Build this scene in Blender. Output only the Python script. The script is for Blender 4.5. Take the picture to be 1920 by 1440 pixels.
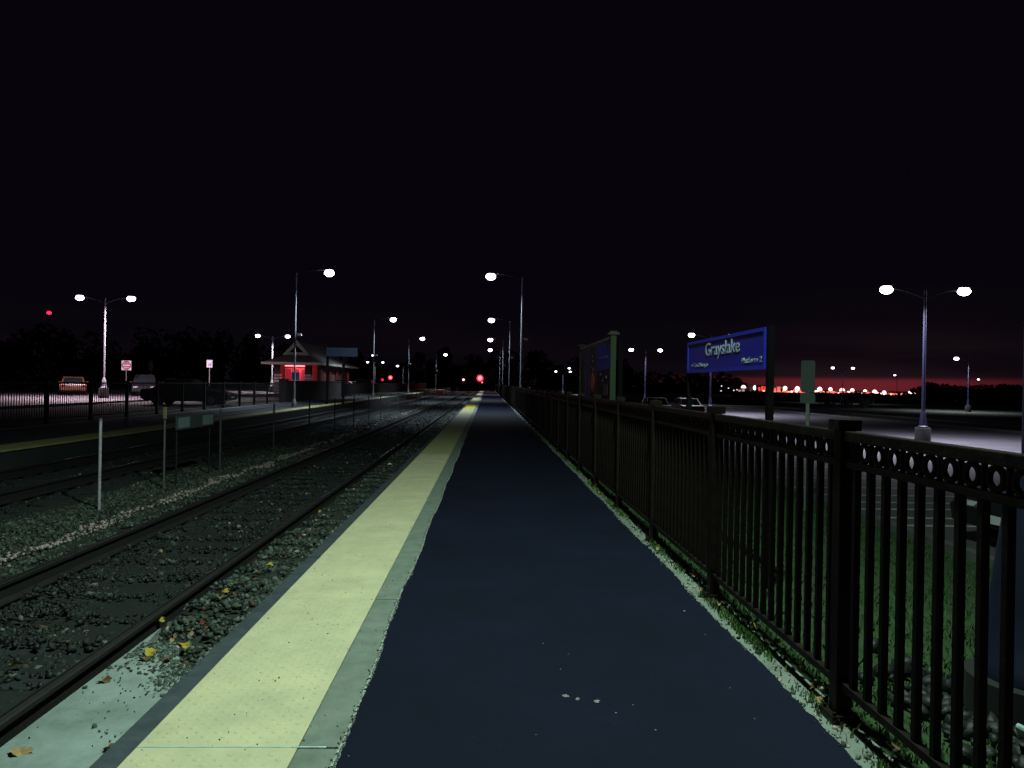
import bpy, bmesh, math, random
import numpy as np
from mathutils import Vector, Matrix
R = math.radians
random.seed(7); rng = np.random.default_rng(7)
for o in list(bpy.data.objects): bpy.data.objects.remove(o)
scene = bpy.context.scene
col = scene.collection

# ------------------------------------------------------------------ camera
EYE = Vector((0, 0, 1.42)); F = 1385.0
yaw, roll = math.atan(46 / F), R(1.0)
fwd = Vector((math.sin(yaw), math.cos(yaw), 0))
rh = Vector((math.cos(yaw), -math.sin(yaw), 0)); up = Vector((0, 0, 1))
cr = rh * math.cos(roll) + up * math.sin(roll)
cu = up * math.cos(roll) - rh * math.sin(roll)
cam_d = bpy.data.cameras.new('camera'); cam = bpy.data.objects.new('camera', cam_d); col.objects.link(cam)
cam_d.sensor_width = 36; cam_d.lens = 36 * F / 1920; cam_d.clip_start = .05; cam_d.clip_end = 5000
m = Matrix((cr, cu, -fwd)).transposed().to_4x4(); m.translation = EYE
cam.matrix_world = m; scene.camera = cam

# ------------------------------------------------------------------ night sky
w = bpy.data.worlds.new('World'); scene.world = w; w.use_nodes = True
nt = w.node_tree; N = nt.nodes; L = nt.links; N.clear()
wo = N.new('ShaderNodeOutputWorld'); bg = N.new('ShaderNodeBackground'); bg.inputs[1].default_value = 1
sky = N.new('ShaderNodeTexSky'); sky.sky_type = 'NISHITA'; sky.sun_disc = False
sky.sun_elevation = R(-9); sky.sun_rotation = R(250)
tc = N.new('ShaderNodeTexCoord'); sep = N.new('ShaderNodeSeparateXYZ'); L.new(tc.outputs['Generated'], sep.inputs[0])
def M(op, a, b=None, c=None, clamp=False):
    n = N.new('ShaderNodeMath'); n.operation = op; n.use_clamp = clamp
    for i, v in enumerate((a, b, c)):
        if v is None: continue
        if hasattr(v, 'links'): L.new(v, n.inputs[i])
        else: n.inputs[i].default_value = v
    return n.outputs[0]
noi = N.new('ShaderNodeTexNoise'); noi.inputs['Scale'].default_value = 3.2; noi.inputs['Detail'].default_value = 5
mp = N.new('ShaderNodeMapping'); mp.inputs['Scale'].default_value = (1, 1, 9)
L.new(tc.outputs['Generated'], mp.inputs[0]); L.new(mp.outputs[0], noi.inputs[0])
cl = M('MULTIPLY_ADD', noi.outputs[0], 2.6, -.75, clamp=True)
az = M('ARCTAN2', sep.outputs[0], sep.outputs[1])               # 0 along the tracks, + to the right
dz = M('DIVIDE', M('SUBTRACT', az, R(27.5)), R(9.5)); azg = M('EXPONENT', M('MULTIPLY', M('MULTIPLY', dz, dz), -1))
el = M('MAXIMUM', sep.outputs[2], 0)
elw = M('ADD', el, M('MULTIPLY', M('SUBTRACT', noi.outputs[0], .5), .010))
band = M('DIVIDE', 1, M('ADD', 1, M('EXPONENT', M('MULTIPLY', M('SUBTRACT', elw, R(.85)), 900))))  # soft topped red band
red = M('MULTIPLY', azg, band)
wide = M('MULTIPLY', M('MULTIPLY', M('EXPONENT', M('MULTIPLY', M('MULTIPLY', el, el), -190)), cl), M('MULTIPLY_ADD', azg, .8, .28))
def C3(col3, fac):
    n = N.new('ShaderNodeVectorMath'); n.operation = 'SCALE'; n.inputs[0].default_value = col3
    if hasattr(fac, 'links'): L.new(fac, n.inputs['Scale'])
    else: n.inputs['Scale'].default_value = fac
    return n.outputs[0]
def VA(a, b):
    n = N.new('ShaderNodeVectorMath'); n.operation = 'ADD'; L.new(a, n.inputs[0]); L.new(b, n.inputs[1]); return n.outputs[0]
skys = N.new('ShaderNodeVectorMath'); skys.operation = 'SCALE'; L.new(sky.outputs[0], skys.inputs[0]); skys.inputs['Scale'].default_value = .001
tot = VA(VA(C3((.0019, .0013, .0031), 1.0), C3((.115, .0085, .014), red)), VA(C3((.0100, .0048, .0050), wide), skys.outputs[0]))
L.new(tot, bg.inputs[0]); L.new(bg.outputs[0], wo.inputs[0])
scene.view_settings.view_transform = 'Standard'; scene.view_settings.look = 'None'
scene.view_settings.exposure = 0; scene.view_settings.gamma = 1
try: scene.view_settings.use_curve_mapping = False
except Exception: pass
scene.render.engine = 'CYCLES'; scene.cycles.use_denoising = True
scene.cycles.max_bounces = 4; scene.cycles.sample_clamp_indirect = 3

NEAR_POWER, PLAT_POWER, LOT_POWER = 2500, 2300, 4300
NEAR_COL, PLAT_COL, LOT_COL = (.72, 1.0, .80), (.72, .88, 1.0), (.82, .82, 1.0)

# ------------------------------------------------------------------ helpers
def ray(px, py):
    return (fwd * F + cr * (px - 960) - cu * (py - 720)).normalized()
def at_Y(px, py, Y):
    r = ray(px, py); return EYE + r * ((Y - EYE.y) / r.y)
def at_z(px, py, z):
    r = ray(px, py); return EYE + r * ((z - EYE.z) / r.z)
def at_X(px, py, X):
    r = ray(px, py); return EYE + r * ((X - EYE.x) / r.x)

MATS = {}
def mat(name, c, rough=.8, var=.25, scale=6, bump=0, bscale=60, metal=0, emit=None, es=0, spec=.5, c2=None, detail=6):
    if name in MATS: return MATS[name]
    m = bpy.data.materials.new(name); m.use_nodes = True; n = m.node_tree.nodes; l = m.node_tree.links
    b = n['Principled BSDF']; b.inputs['Roughness'].default_value = rough; b.inputs['Metallic'].default_value = metal
    b.inputs['Specular IOR Level'].default_value = spec
    t = n.new('ShaderNodeTexCoord'); no = n.new('ShaderNodeTexNoise'); no.inputs['Scale'].default_value = scale
    no.inputs['Detail'].default_value = detail; no.inputs['Roughness'].default_value = .65; l.new(t.outputs['Object'], no.inputs[0])
    rp = n.new('ShaderNodeValToRGB'); rp.color_ramp.elements[0].position = .3; rp.color_ramp.elements[1].position = .7
    lo = [x * (1 - var) for x in c]; hi = [min(1, x * (1 + var)) for x in (c2 or c)]
    rp.color_ramp.elements[0].color = (*lo, 1); rp.color_ramp.elements[1].color = (*hi, 1)
    l.new(no.outputs[0], rp.inputs[0]); l.new(rp.outputs[0], b.inputs['Base Color'])
    if bump:
        n2 = n.new('ShaderNodeTexNoise'); n2.inputs['Scale'].default_value = bscale; n2.inputs['Detail'].default_value = 4
        l.new(t.outputs['Object'], n2.inputs[0])
        bp = n.new('ShaderNodeBump'); bp.inputs['Strength'].default_value = bump; bp.inputs['Distance'].default_value = .01
        l.new(n2.outputs[0], bp.inputs['Height']); l.new(bp.outputs[0], b.inputs['Normal'])
    if emit: b.inputs['Emission Color'].default_value = (*emit, 1); b.inputs['Emission Strength'].default_value = es
    MATS[name] = m; return m
def emat(name, c, s): return mat(name, (.02, .02, .02), .5, 0, emit=c, es=s)

class MB:
    def __init__(s): s.v = []; s.f = []; s.mi = []; s.cur = 0
    def add(s, vs, fs):
        o = len(s.v); s.v += [tuple(v) for v in vs]; s.f += [tuple(i + o for i in f) for f in fs]; s.mi += [s.cur] * len(fs); return s
    def box(s, x0, x1, y0, y1, z0, z1, mtx=None):
        vs = [Vector((x, y, z)) for z in (z0, z1) for y in (y0, y1) for x in (x0, x1)]
        if mtx: vs = [mtx @ v for v in vs]
        return s.add(vs, [(0, 2, 3, 1), (4, 5, 7, 6), (0, 1, 5, 4), (2, 6, 7, 3), (0, 4, 6, 2), (1, 3, 7, 5)])
    def tube(s, p0, p1, r0, r1=None, n=12, caps=True):
        p0 = Vector(p0); p1 = Vector(p1); r1 = r0 if r1 is None else r1
        d = (p1 - p0).normalized(); a = d.orthogonal().normalized(); b = d.cross(a)
        vs = []
        for p, r in ((p0, r0), (p1, r1)):
            for i in range(n):
                t = 2 * math.pi * i / n; vs.append(p + (a * math.cos(t) + b * math.sin(t)) * r)
        fs = [(i, (i + 1) % n, n + (i + 1) % n, n + i) for i in range(n)]
        if caps: fs += [tuple(range(n - 1, -1, -1)), tuple(range(n, 2 * n))]
        return s.add(vs, fs)
    def lathe(s, prof, n=16, c=(0, 0)):
        vs = []
        for r, z in prof:
            for i in range(n):
                t = 2 * math.pi * i / n; vs.append((c[0] + r * math.cos(t), c[1] + r * math.sin(t), z))
        fs = []
        for k in range(len(prof) - 1):
            for i in range(n):
                fs.append((k * n + i, k * n + (i + 1) % n, (k + 1) * n + (i + 1) % n, (k + 1) * n + i))
        fs += [tuple(range(n - 1, -1, -1)), tuple((len(prof) - 1) * n + i for i in range(n))]
        return s.add(vs, fs)
    def build(s, name, mats, parent=None, smooth=False, bevel=0):
        me = bpy.data.meshes.new(name); me.from_pydata(s.v, [], s.f)
        if not isinstance(mats, (list, tuple)): mats = [mats]
        for x in mats: me.materials.append(x)
        if len(mats) > 1: me.polygons.foreach_set('material_index', s.mi)
        bm = bmesh.new(); bm.from_mesh(me); bmesh.ops.recalc_face_normals(bm, faces=bm.faces)
        if bevel: bmesh.ops.bevel(bm, geom=[e for e in bm.edges], offset=bevel, segments=2, affect='EDGES', profile=.6)
        bm.to_mesh(me); bm.free()
        if smooth:
            me.polygons.foreach_set('use_smooth', [True] * len(me.polygons))
            try: me.set_sharp_from_angle(angle=R(40))
            except Exception: pass
        return link(name, me, parent)
def link(name, me, parent=None, loc=None, rot=None):
    o = bpy.data.objects.new(name, me); col.objects.link(o)
    if parent: o.parent = parent
    if loc is not None: o.location = loc
    if rot is not None: o.rotation_euler = rot
    return o
def tag(o, label=None, cat=None, group=None, kind=None):
    if label: o['label'] = label
    if cat: o['category'] = cat
    if group: o['group'] = group
    if kind: o['kind'] = kind
    return o
def empty(name, loc=(0, 0, 0), rz=0, label=None, cat=None, group=None):
    o = bpy.data.objects.new(name, None); col.objects.link(o); o.location = loc; o.rotation_euler = (0, 0, rz)
    o.empty_display_size = .2; return tag(o, label, cat, group)
def copy_tree(o, parent=None, first=True):
    c = o.copy(); col.objects.link(c)
    if parent: c.parent = parent
    for ch in o.children: copy_tree(ch, c, False)
    return c
def npmesh(name, V, Fc, k, mats, parent=None, mi=None, smooth=False):
    """big mesh from arrays; k = corners per face"""
    me = bpy.data.meshes.new(name); nf = len(Fc)
    me.vertices.add(len(V)); me.vertices.foreach_set('co', np.asarray(V, np.float32).ravel())
    me.loops.add(nf * k); me.loops.foreach_set('vertex_index', np.asarray(Fc, np.int32).ravel())
    me.polygons.add(nf); me.polygons.foreach_set('loop_start', np.arange(0, nf * k, k, dtype=np.int32))
    me.polygons.foreach_set('loop_total', np.full(nf, k, dtype=np.int32))
    for x in mats: me.materials.append(x)
    if mi is not None: me.polygons.foreach_set('material_index', np.asarray(mi, np.int32))
    me.update(calc_edges=True); me.validate()
    if smooth: me.polygons.foreach_set('use_smooth', [True] * len(me.polygons))
    return link(name, me, parent)
def spot(parent, loc, power, color, size=150, rad=.16, blend=.6):
    d = bpy.data.lights.new('lamp_light', 'SPOT'); d.energy = power; d.color = color
    d.spot_size = R(size); d.spot_blend = blend; d.shadow_soft_size = rad
    o = bpy.data.objects.new('lamp_light', d); col.objects.link(o); o.parent = parent; o.location = loc; return o
def point(loc, power, color, rad=.2, parent=None):
    d = bpy.data.lights.new('lamp_light', 'POINT'); d.energy = power; d.color = color; d.shadow_soft_size = rad
    o = bpy.data.objects.new('lamp_light', d); col.objects.link(o); o.location = loc
    if parent: o.parent = parent
    return o

# ------------------------------------------------------------------ materials
m_soil = mat('soil_grass', (.022, .034, .014), .95, .5, 1.3, .5, 18)
m_grass = mat('lawn', (.020, .050, .012), .95, .5, 3, .8, 40)
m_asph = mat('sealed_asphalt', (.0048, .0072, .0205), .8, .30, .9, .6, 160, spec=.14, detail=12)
m_lot = mat('lot_asphalt', (.075, .070, .080), .75, .25, .6, .3, 90)
m_conc = mat('weathered_concrete', (.17, .20, .175), .85, .28, 5, .35, 90)
m_pad = mat('pale_concrete_pad', (.20, .26, .24), .85, .25, 2.6, .5, 40, c2=(.28, .32, .33), detail=10)
m_edge = mat('dark_edge_timber', (.040, .052, .066), .8, .35, 9, .4, 50)
m_tile = mat('faded_yellow_tile', (.50, .47, .32), .78, .12, 2.6, .15, 160, detail=13, c2=(.57, .52, .33))
m_tile2 = mat('dingy_yellow_tile', (.42, .40, .20), .75, .18, 4, .12, 200)
m_tilen = mat('new_yellow_tile', (.80, .70, .03), .6, .06, 4)
m_ball = mat('ballast_bed', (.022, .028, .023), .95, .5, 14, 1, 40)
m_st = [mat('ballast_grey', (.060, .082, .066), .8, .5, 9, .5, 60), mat('ballast_dark', (.017, .023, .020), .8, .5, 9, .5, 60),
        mat('ballast_pale', (.13, .15, .13), .75, .4, 9, .4, 60), mat('ballast_rust', (.085, .050, .030), .85, .4, 9, .4, 60),
        mat('quartz_pink', (.44, .33, .33), .32, .4, 30, .4, 60), mat('black_rock', (.0055, .0065, .0075), .6, .5, 9, .5, 60)]  # pink stones carry glints of light in their colour
m_tie = mat('weathered_sleeper', (.018, .021, .025), .9, .45, 7, .8, 25)
m_rust = mat('rusty_rail_side', (.011, .009, .0095), .75, .4, 20, .4, 60)
m_head = mat('worn_rail_head', (.42, .40, .44), .27, .3, 30, metal=1)
m_fence = mat('dark_bronze_paint', (.0080, .0066, .0060), .5, .5, 9, .3, 60, spec=.15, c2=(.013, .009, .007))
m_lfence = mat('black_fence_paint', (.006, .006, .0065), .6, .3, 20)
m_gal = mat('galvanised_steel', (.20, .20, .21), .5, .25, 14, metal=.6)
m_pole = mat('grey_pole_paint', (.20, .21, .24), .45, .15, 12)
m_bpole = mat('dark_blue_pole_paint', (.0075, .009, .030), .5, .2, 12)
m_headb = mat('lamp_housing', (.05, .05, .055), .5, .2, 12)
m_lens = emat('lamp_lens_white', (.82, .88, 1.0), 14)
m_lensd = emat('lamp_lens_distant', (.95, .93, 1.0), 6)
m_wire = mat('dull_wire', (.035, .036, .038), .7, .2, 8)
m_kerb = mat('dull_kerb_concrete', (.085, .085, .088), .9, .3, 3)
m_foot = mat('dark_footing', (.0065, .006, .007), .9, .3, 8)
m_black = mat('black_plastic', (.0028, .0028, .0036), .7, .2, 12, spec=.08)
m_white = mat('white_paint', (.75, .75, .75), .6, .06, 12)
m_stripe = mat('worn_stall_paint', (.42, .42, .40), .8, .3, 9)

# ------------------------------------------------------------------ ground
def strip(name, prof, y0, y1, mt, kind='structure', ny=1):
    b = MB(); n = len(prof)
    ys = [y0 + (y1 - y0) * i / ny for i in range(ny + 1)]
    vs = [(x, y, z) for y in ys for x, z in prof]
    fs = [(j * n + i, j * n + i + 1, (j + 1) * n + i + 1, (j + 1) * n + i) for j in range(ny) for i in range(n - 1)]
    b.add(vs, fs); return tag(b.build(name, mt), kind=kind)
LOTZ = -.90
prof = [(-1500, -.06), (-13.25, -.06), (-13.0, -.45), (-9.2, -.52), (-1.5, -.52), (1.44, -.30), (1.46, -.05), (1.75, -.07), (3.2, -.34), (6.5, LOTZ + .01), (9, LOTZ), (1500, LOTZ)]
strip('ground', prof, -80, 3000, m_soil)
def slab(name, pts, z, mt, thick=.004, kind='structure'):
    b = MB(); n = len(pts)
    b.add([(x, y, z) for x, y in pts] + [(x, y, z - thick) for x, y in pts],
          [tuple(range(n))] + [(i, n + i, n + (i + 1) % n, (i + 1) % n) for i in range(n)])
    return tag(b.build(name, mt), kind=kind)
strip('oily_ballast_bed', [(-3.70, -.381), (-2.31, -.366)], -20, 420, mat('oily_ballast', (.009, .013, .012), .9, .5, 14, 1, 40))
strip('ballast_bed', [(-9.1, -.43), (-8.7, -.395), (-6.1, -.395), (-5.6, -.42), (-4.6, -.42), (-4.3, -.385), (-2.35, -.37), (-2.15, -.325), (-1.42, -.31)], -20, 420, m_ball)
# car parks
slab('parking_lot_road', [(6.8, 6), (6.8, 9), (6.8, 84), (10, 92), (22, 88), (29.5, 74), (30.5, 40), (30.5, -20), (9, -20)], LOTZ + .008, m_lot)
slab('second_road', [(35.5, -20), (35.5, 88), (24, 101), (24, 106), (42, 96), (44, -20)], LOTZ + .010, m_lot)
slab('station_car_park', [(-21, 26), (-21, 118), (-120, 150), (-120, 30)], -.052, m_lot)
slab('sidewalk', [(-14.6, 40), (-14.6, 62.2), (-20.9, 62.2), (-20.9, 40)], -.030, m_conc, .03)
def kerb(pts, z0, h=.13):
    b = MB()
    for (x0, y0), (x1, y1) in zip(pts[:-1], pts[1:]):
        d = Vector((x1 - x0, y1 - y0, 0)); L_ = d.length; a = math.atan2(d.y, d.x)
        b.box(-.01, L_ + .01, -.075, .075, z0 - .05, z0 + h, Matrix.Translation((x0, y0, 0)) @ Matrix.Rotation(a, 4, 'Z'))
    return tag(b.build('kerb', m_kerb), kind='structure')
kerb([(6.72, 2), (6.72, 84), (10, 92.1)], LOTZ)
kerb([(10, 92.1), (22, 88.1), (29.6, 74.1), (30.6, 40), (30.6, -20)], LOTZ)
kerb([(35.4, -20), (35.4, 88), (24, 101)], LOTZ)
kerb([(-20.9, 26), (-20.9, 118)], -.06)
# stall stripes
for i, y in enumerate([9.6, 12.45, 13.2, 14.1, 15.0, 16.0, 17.1, 19.0, 21.7, 24.4, 27.1, 29.8, 32.5, 35.2]):
    b = MB(); mt = Matrix.Translation((7.0, y, 0)) @ Matrix.Rotation(R(-1 if i % 3 else 2), 4, 'Z')
    b.box(0, 5.2, -.055, .055, LOTZ + .010, LOTZ + .014, mt)
    tag(b.build('stall_line', m_stripe), kind='structure')
for i in range(12):
    y = 44 + i * 2.75; b = MB(); b.box(-34, -29, y - .06, y + .06, -.050, -.047); tag(b.build('stall_line', m_stripe), kind='structure')

# ------------------------------------------------------------------ near platform
PEND = 152.0
xe = -.537
def ragged(x0, y0, y1, amp, st=.06):
    out = []; y = y0; ph = 0
    while y < y1:
        out.append((x0 + random.uniform(-amp, amp) + .010 * math.sin(y * 2.3) + .006 * math.sin(y * 7.1), y))
        y += st * (1 if y < 14 else 6 if y < 40 else 40)
    out.append((x0, y1)); return out
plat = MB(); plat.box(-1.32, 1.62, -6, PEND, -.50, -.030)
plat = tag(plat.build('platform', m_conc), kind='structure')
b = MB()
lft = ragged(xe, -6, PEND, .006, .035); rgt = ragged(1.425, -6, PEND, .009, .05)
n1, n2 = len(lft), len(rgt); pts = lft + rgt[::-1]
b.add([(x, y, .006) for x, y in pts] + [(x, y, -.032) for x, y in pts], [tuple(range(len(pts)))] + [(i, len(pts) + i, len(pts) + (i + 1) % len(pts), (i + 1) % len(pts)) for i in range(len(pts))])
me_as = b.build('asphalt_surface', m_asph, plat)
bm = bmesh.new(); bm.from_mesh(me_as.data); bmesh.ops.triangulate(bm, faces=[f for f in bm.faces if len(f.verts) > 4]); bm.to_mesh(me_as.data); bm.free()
# broken pale lip of the concrete beside the asphalt
b = MB(); y = 1.6
while y < 16:
    l_ = random.uniform(.010, .035); wd = random.uniform(.002, .007)
    xo = xe - .008 + .010 * math.sin(y * 2.3)
    if random.random() < .86: b.box(xo - wd, xo + wd * .6, y, y + l_, -.01, .004 + random.uniform(0, .009), Matrix.Translation((0, 0, 0)))
    y += l_ * .9
tag(b.build('broken_edge', mat('fresh_broken_concrete', (.30, .34, .30), .9, .5, 40), plat), kind='stuff')
# concrete margin blocks with joints
JT = 1.965; J0 = 2.88
bl = MB(); bl.box(-.705, -.530, .006, JT - .006, -.03, 0); bl = bl.build('concrete_block', m_conc, plat, bevel=.003)
blocks = [bl]
# tactile tile with truncated domes
def tile_mesh(domes=True):
    b = MB(); b.box(-1.32, -.7085, .001, JT - .001, -.03, .002)
    if domes:
        r = 0; y = .045
        while y < JT - .03:
            x = -1.285 + (.038 if r % 2 else 0)
            while x < -.73:
                n = 8
                vs = [(x + rr * math.cos(i * math.pi / 4), y + rr * math.sin(i * math.pi / 4), z) for rr, z in ((.0155, .002), (.009, .0044)) for i in range(n)]
                b.add(vs, [(i, (i + 1) % n, n + (i + 1) % n, n + i) for i in range(n)] + [tuple(range(n, 2 * n))])
                x += .076
            y += .038; r += 1
    return b
t_d = tile_mesh().build('tactile_tile', m_tile, plat); t_p = tile_mesh(False).build('tactile_tile', m_tile2, plat)
mesh_far = t_p.data; mesh_new = mesh_far.copy(); mesh_new.materials[0] = m_tilen
mesh_d2 = t_d.data.copy(); mesh_d2.materials[0] = m_tile2
mesh_f1 = mesh_far.copy(); mesh_f1.materials[0] = m_tile
k0 = -4; n_t = int((PEND - J0) / JT)
for k in range(k0, n_t):
    y = J0 + k * JT
    if k == k0: t_d.location.y = y; bl.location.y = y; continue
    if k == k0 + 1: o = t_p; o.data = t_d.data; o.location.y = y
    else:
        o = t_d.copy(); col.objects.link(o); o.parent = plat; o.location.y = y
        if y > 24: o.data = mesh_far if (k % 7) else mesh_f1
        elif y > 13: o.data = mesh_d2
        if abs(y - 44) < 2.2: o.data = mesh_new
        if y > 70 and k % 5 < 2: o.data = mesh_f1
    c = bl.copy(); col.objects.link(c); c.parent = plat; c.location.y = y
cj = MB(); cj.box(-1.318, -.60, J0 - .005, J0 + .005, -.01, .0035); cj.build('joint_filler', mat('pale_joint_filler', (.40, .50, .48), .7, .2, 20), plat)
# dark edge timber
e = MB(); e.box(-1.432, -1.323, .004, 2.436, -.36, -.010); e = e.build('edge_timber', m_edge, plat, bevel=.006)
for k in range(-2, 62):
    o = e if k == -2 else e.copy()
    if k != -2: col.objects.link(o); o.parent = plat
    o.location = (random.uniform(-.004, .004), 1.15 + k * 2.44, random.uniform(-.006, .004))
def pad_y(x): u = (-1.403 - x); return 4.50 + .10 * np.sin(u * 14) - .35 * np.exp(-((u - .17) / .10) ** 2) + 1.0 * np.clip(u - .4, 0, 1)
# concrete pad between the rail and the platform
b = MB(); pr = [(-1.403, 4.15 + .12 * math.sin(0)), ]
edge = [(-1.403 - i * .025, pad_y(-1.403 - i * .025) + random.uniform(-.03, .03)) for i in range(30)]
pts = [(-2.17, -4), (-1.403, -4)] + edge + [(-2.17, 5.05)]
b.add([(x, y, -.262) for x, y in pts] + [(x, y, -.40) for x, y in pts], [tuple(range(len(pts)))] + [(i, len(pts) + i, len(pts) + (i + 1) % len(pts), (i + 1) % len(pts)) for i in range(len(pts))])
tag(b.build('crossing_pad', m_pad), kind='structure')

# ------------------------------------------------------------------ far platform
fp = MB(); fp.box(-12.95, -9.20, 4, PEND + 30, -.50, -.045); fp.box(-12.95, -9.85, 4, PEND + 30, -.044, 0); fp = tag(fp.build('far_platform', mat('far_platform_asphalt', (.040, .044, .052), .7, .2, 2, .3, 100)), kind='structure')
ft = MB(); ft.box(-9.845, -9.16, 0, 2.43, -.04, .003); ft = ft.build('edge_tile', mat('olive_yellow_tile', (.40, .38, .16), .8, .2, 3), fp); ft.location.y = 4
for k in range(1, 72):
    o = ft.copy(); col.objects.link(o); o.parent = fp; o.location.y = 4 + k * 2.44
for a in (-12.7,):
    b = MB(); b.box(a, a + .10, 4, 60, .001, .004); tag(b.build('margin_line', m_stripe, fp), kind='stuff')

# ------------------------------------------------------------------ tracks
def track(xc, label, y1=420):
    t = empty('railway_track', (xc, 0, 0), label=label, cat='railway track')
    tie = MB(); tie.box(-1.3, 1.3, -.115, .115, -.52, -.365); tie = tie.build('sleeper', m_tie, t, bevel=.012)
    plate = MB(); plate.box(-.18, .18, -.09, .09, -.367, -.350)
    for sx in (-1, 1): plate.tube((sx * .13, .06, -.35), (sx * .13, .06, -.335), .014, n=6); plate.tube((sx * .13, -.06, -.35), (sx * .13, -.06, -.335), .014, n=6)
    pm = plate.build('tie_plate', m_rust, tie); pm.location.x = -.752; p2 = pm.copy(); col.objects.link(p2); p2.parent = tie; p2.location.x = .752
    n = 140
    tie.location.y = -4
    for k in range(1, n):
        o = tie.copy(); col.objects.link(o); o.parent = t
        o.location = (random.uniform(-.03, .03), -4 + k * .56, random.uniform(-.014, .006)); o.rotation_euler.z = random.uniform(-.02, .02)
        if k < 40:
            for q in (pm, p2): c = q.copy(); col.objects.link(c); c.parent = o
    for s in (-1, 1):
        r = MB(); x = s * .752
        P = [(-.075, -.350), (.075, -.350), (.075, -.338), (.014, -.322), (.010, -.232), (.034, -.222), (.036, -.196), (.028, -.189), (.004 - s * .014 + .007, -.1885), (.004 - s * .014 - .007, -.1885), (-.028, -.189), (-.036, -.196), (-.034, -.222), (-.010, -.232), (-.014, -.322), (-.075, -.338)]
        n_ = len(P); ys = [-12, 420]
        r.add([(x + a, y, z) for y in ys for a, z in P], [])
        for i in range(n_):
            r.cur = 1 if i in (8,) else 0
            r.add([], []); j = (i + 1) % n_
            r.f.append((i, j, n_ + j, n_ + i)); r.mi.append(r.cur)
        ro = r.build('rail', [m_rust, m_head], t)
    return t
track(-3.005, 'near railway track beside the yellow platform edge')
track(-7.42, 'farther railway track beyond the low fence between the lines')

# ------------------------------------------------------------------ ballast stones (loose stuff)
ico_v = np.array([(0, 0, 1), (.894, 0, .447), (.276, .851, .447), (-.724, .526, .447), (-.724, -.526, .447), (.276, -.851, .447), (.724, .526, -.447), (-.276, .851, -.447), (-.894, 0, -.447), (-.276, -.851, -.447), (.724, -.526, -.447), (0, 0, -1)])
ico_f = np.array([(0, 1, 2), (0, 2, 3), (0, 3, 4), (0, 4, 5), (0, 5, 1), (1, 6, 2), (2, 7, 3), (3, 8, 4), (4, 9, 5), (5, 10, 1), (6, 7, 2), (7, 8, 3), (8, 9, 4), (9, 10, 5), (10, 6, 1), (11, 7, 6), (11, 8, 7), (11, 9, 8), (11, 10, 9), (11, 6, 10)])
def stones(name, P, S, mi, label=None):
    n = len(P)
    V = ico_v[None] * (1 + rng.uniform(-.42, .38, (n, 12, 1))) + rng.uniform(-.18, .18, (n, 12, 3))
    V = np.clip(V, -rng.uniform(.45, 1.1, (n, 1, 3)), rng.uniform(.45, 1.1, (n, 1, 3)))
    V = V * (rng.uniform(.55, 1.35, (n, 1, 3)) * S[:, None, None])
    a = rng.uniform(0, 6.28, n); ca, sa = np.cos(a)[:, None], np.sin(a)[:, None]
    x = V[..., 0] * ca - V[..., 1] * sa; y = V[..., 0] * sa + V[..., 1] * ca
    t = rng.uniform(-.9, .9, n); ct, st = np.cos(t)[:, None], np.sin(t)[:, None]
    z = V[..., 2] * ct - x * st; x = x * ct + V[..., 2] * st
    V = np.stack([x, y, z], -1) + P[:, None]
    Fc = (ico_f[None] + (np.arange(n) * 12)[:, None, None]).reshape(-1, 3)
    return npmesh(name, V.reshape(-1, 3), Fc, 3, m_st, mi=np.repeat(mi, 20))
def bed(n, y0, y1, smin, smax, pw=1.6):
    u = rng.random(n); y = y0 + (y1 - y0) * u ** pw
    x = rng.uniform(-8.9, -1.44, n)
    # keep the density on what is seen near
    keep = (x > -.95 * y - 1.2) & ~((np.abs(x + 3.757) < .05) | (np.abs(x + 2.253) < .05))
    keep &= ~((x > -2.22) & (y < pad_y(x) - .03))
    x, y = x[keep], y[keep]
    ph = ((y + 4) / .56) % 1; tie = ((ph < .2) | (ph > .8)) & ((np.abs(x + 3.0) < 1.28) | (np.abs(x + 7.42) < 1.28))
    k2 = ~tie | (rng.random(len(x)) < .42); x, y, tie = x[k2], y[k2], tie[k2]
    s = smin + (smax - smin) * rng.random(len(x)) ** 1.3
    z = np.where(x > -4.35, -.385, -.415) + s * .25 + np.where(tie, .035, 0) + .018 * np.sin(x * 5 + y * 2.1) * np.sin(y * 1.3)
    z = z + np.where(x > -2.2, .075 + np.where(y > 9, -.03, 0), 0)
    r = rng.random(len(x)); mi = np.select([r < .50, r < .84, r < .935], [0, 1, 2], 3)
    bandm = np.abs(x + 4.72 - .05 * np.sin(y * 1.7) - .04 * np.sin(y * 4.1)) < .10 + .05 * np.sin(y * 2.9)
    inside = (np.abs(x + 3.0) < .8) | (x < -6.0); mi = np.where(inside & (rng.random(len(x)) < .72), 1, mi)
    mi = np.where(inside & (rng.random(len(x)) < .5), 5, mi); mi = np.where((x > -1.75) & (rng.random(len(x)) < .35), 2, mi)
    mi = np.where(bandm & (rng.random(len(x)) < .55), 4, mi)  # band of glints along the track, painted as pinkish stones
    mi = np.where(rng.random(len(x)) < .004, 4, mi)
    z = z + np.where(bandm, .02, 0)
    return np.stack([x, y, z], -1), s, mi
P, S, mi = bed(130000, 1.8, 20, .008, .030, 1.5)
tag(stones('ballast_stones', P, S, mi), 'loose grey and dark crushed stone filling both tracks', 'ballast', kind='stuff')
n = 15000; y = 2 + 12 * rng.random(n) ** 1.4; x = -1.44 - .28 * rng.random(n) ** 1.7; k_ = y > pad_y(x) - .1
P = np.stack([x, y, np.full(n, -.300)], -1)[k_]
tag(stones('fine_grit', P, rng.uniform(.003, .009, len(P)), rng.choice([0, 2, 2], len(P))), 'pale grit spilled along the foot of the platform edge', 'grit', kind='stuff')
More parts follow.
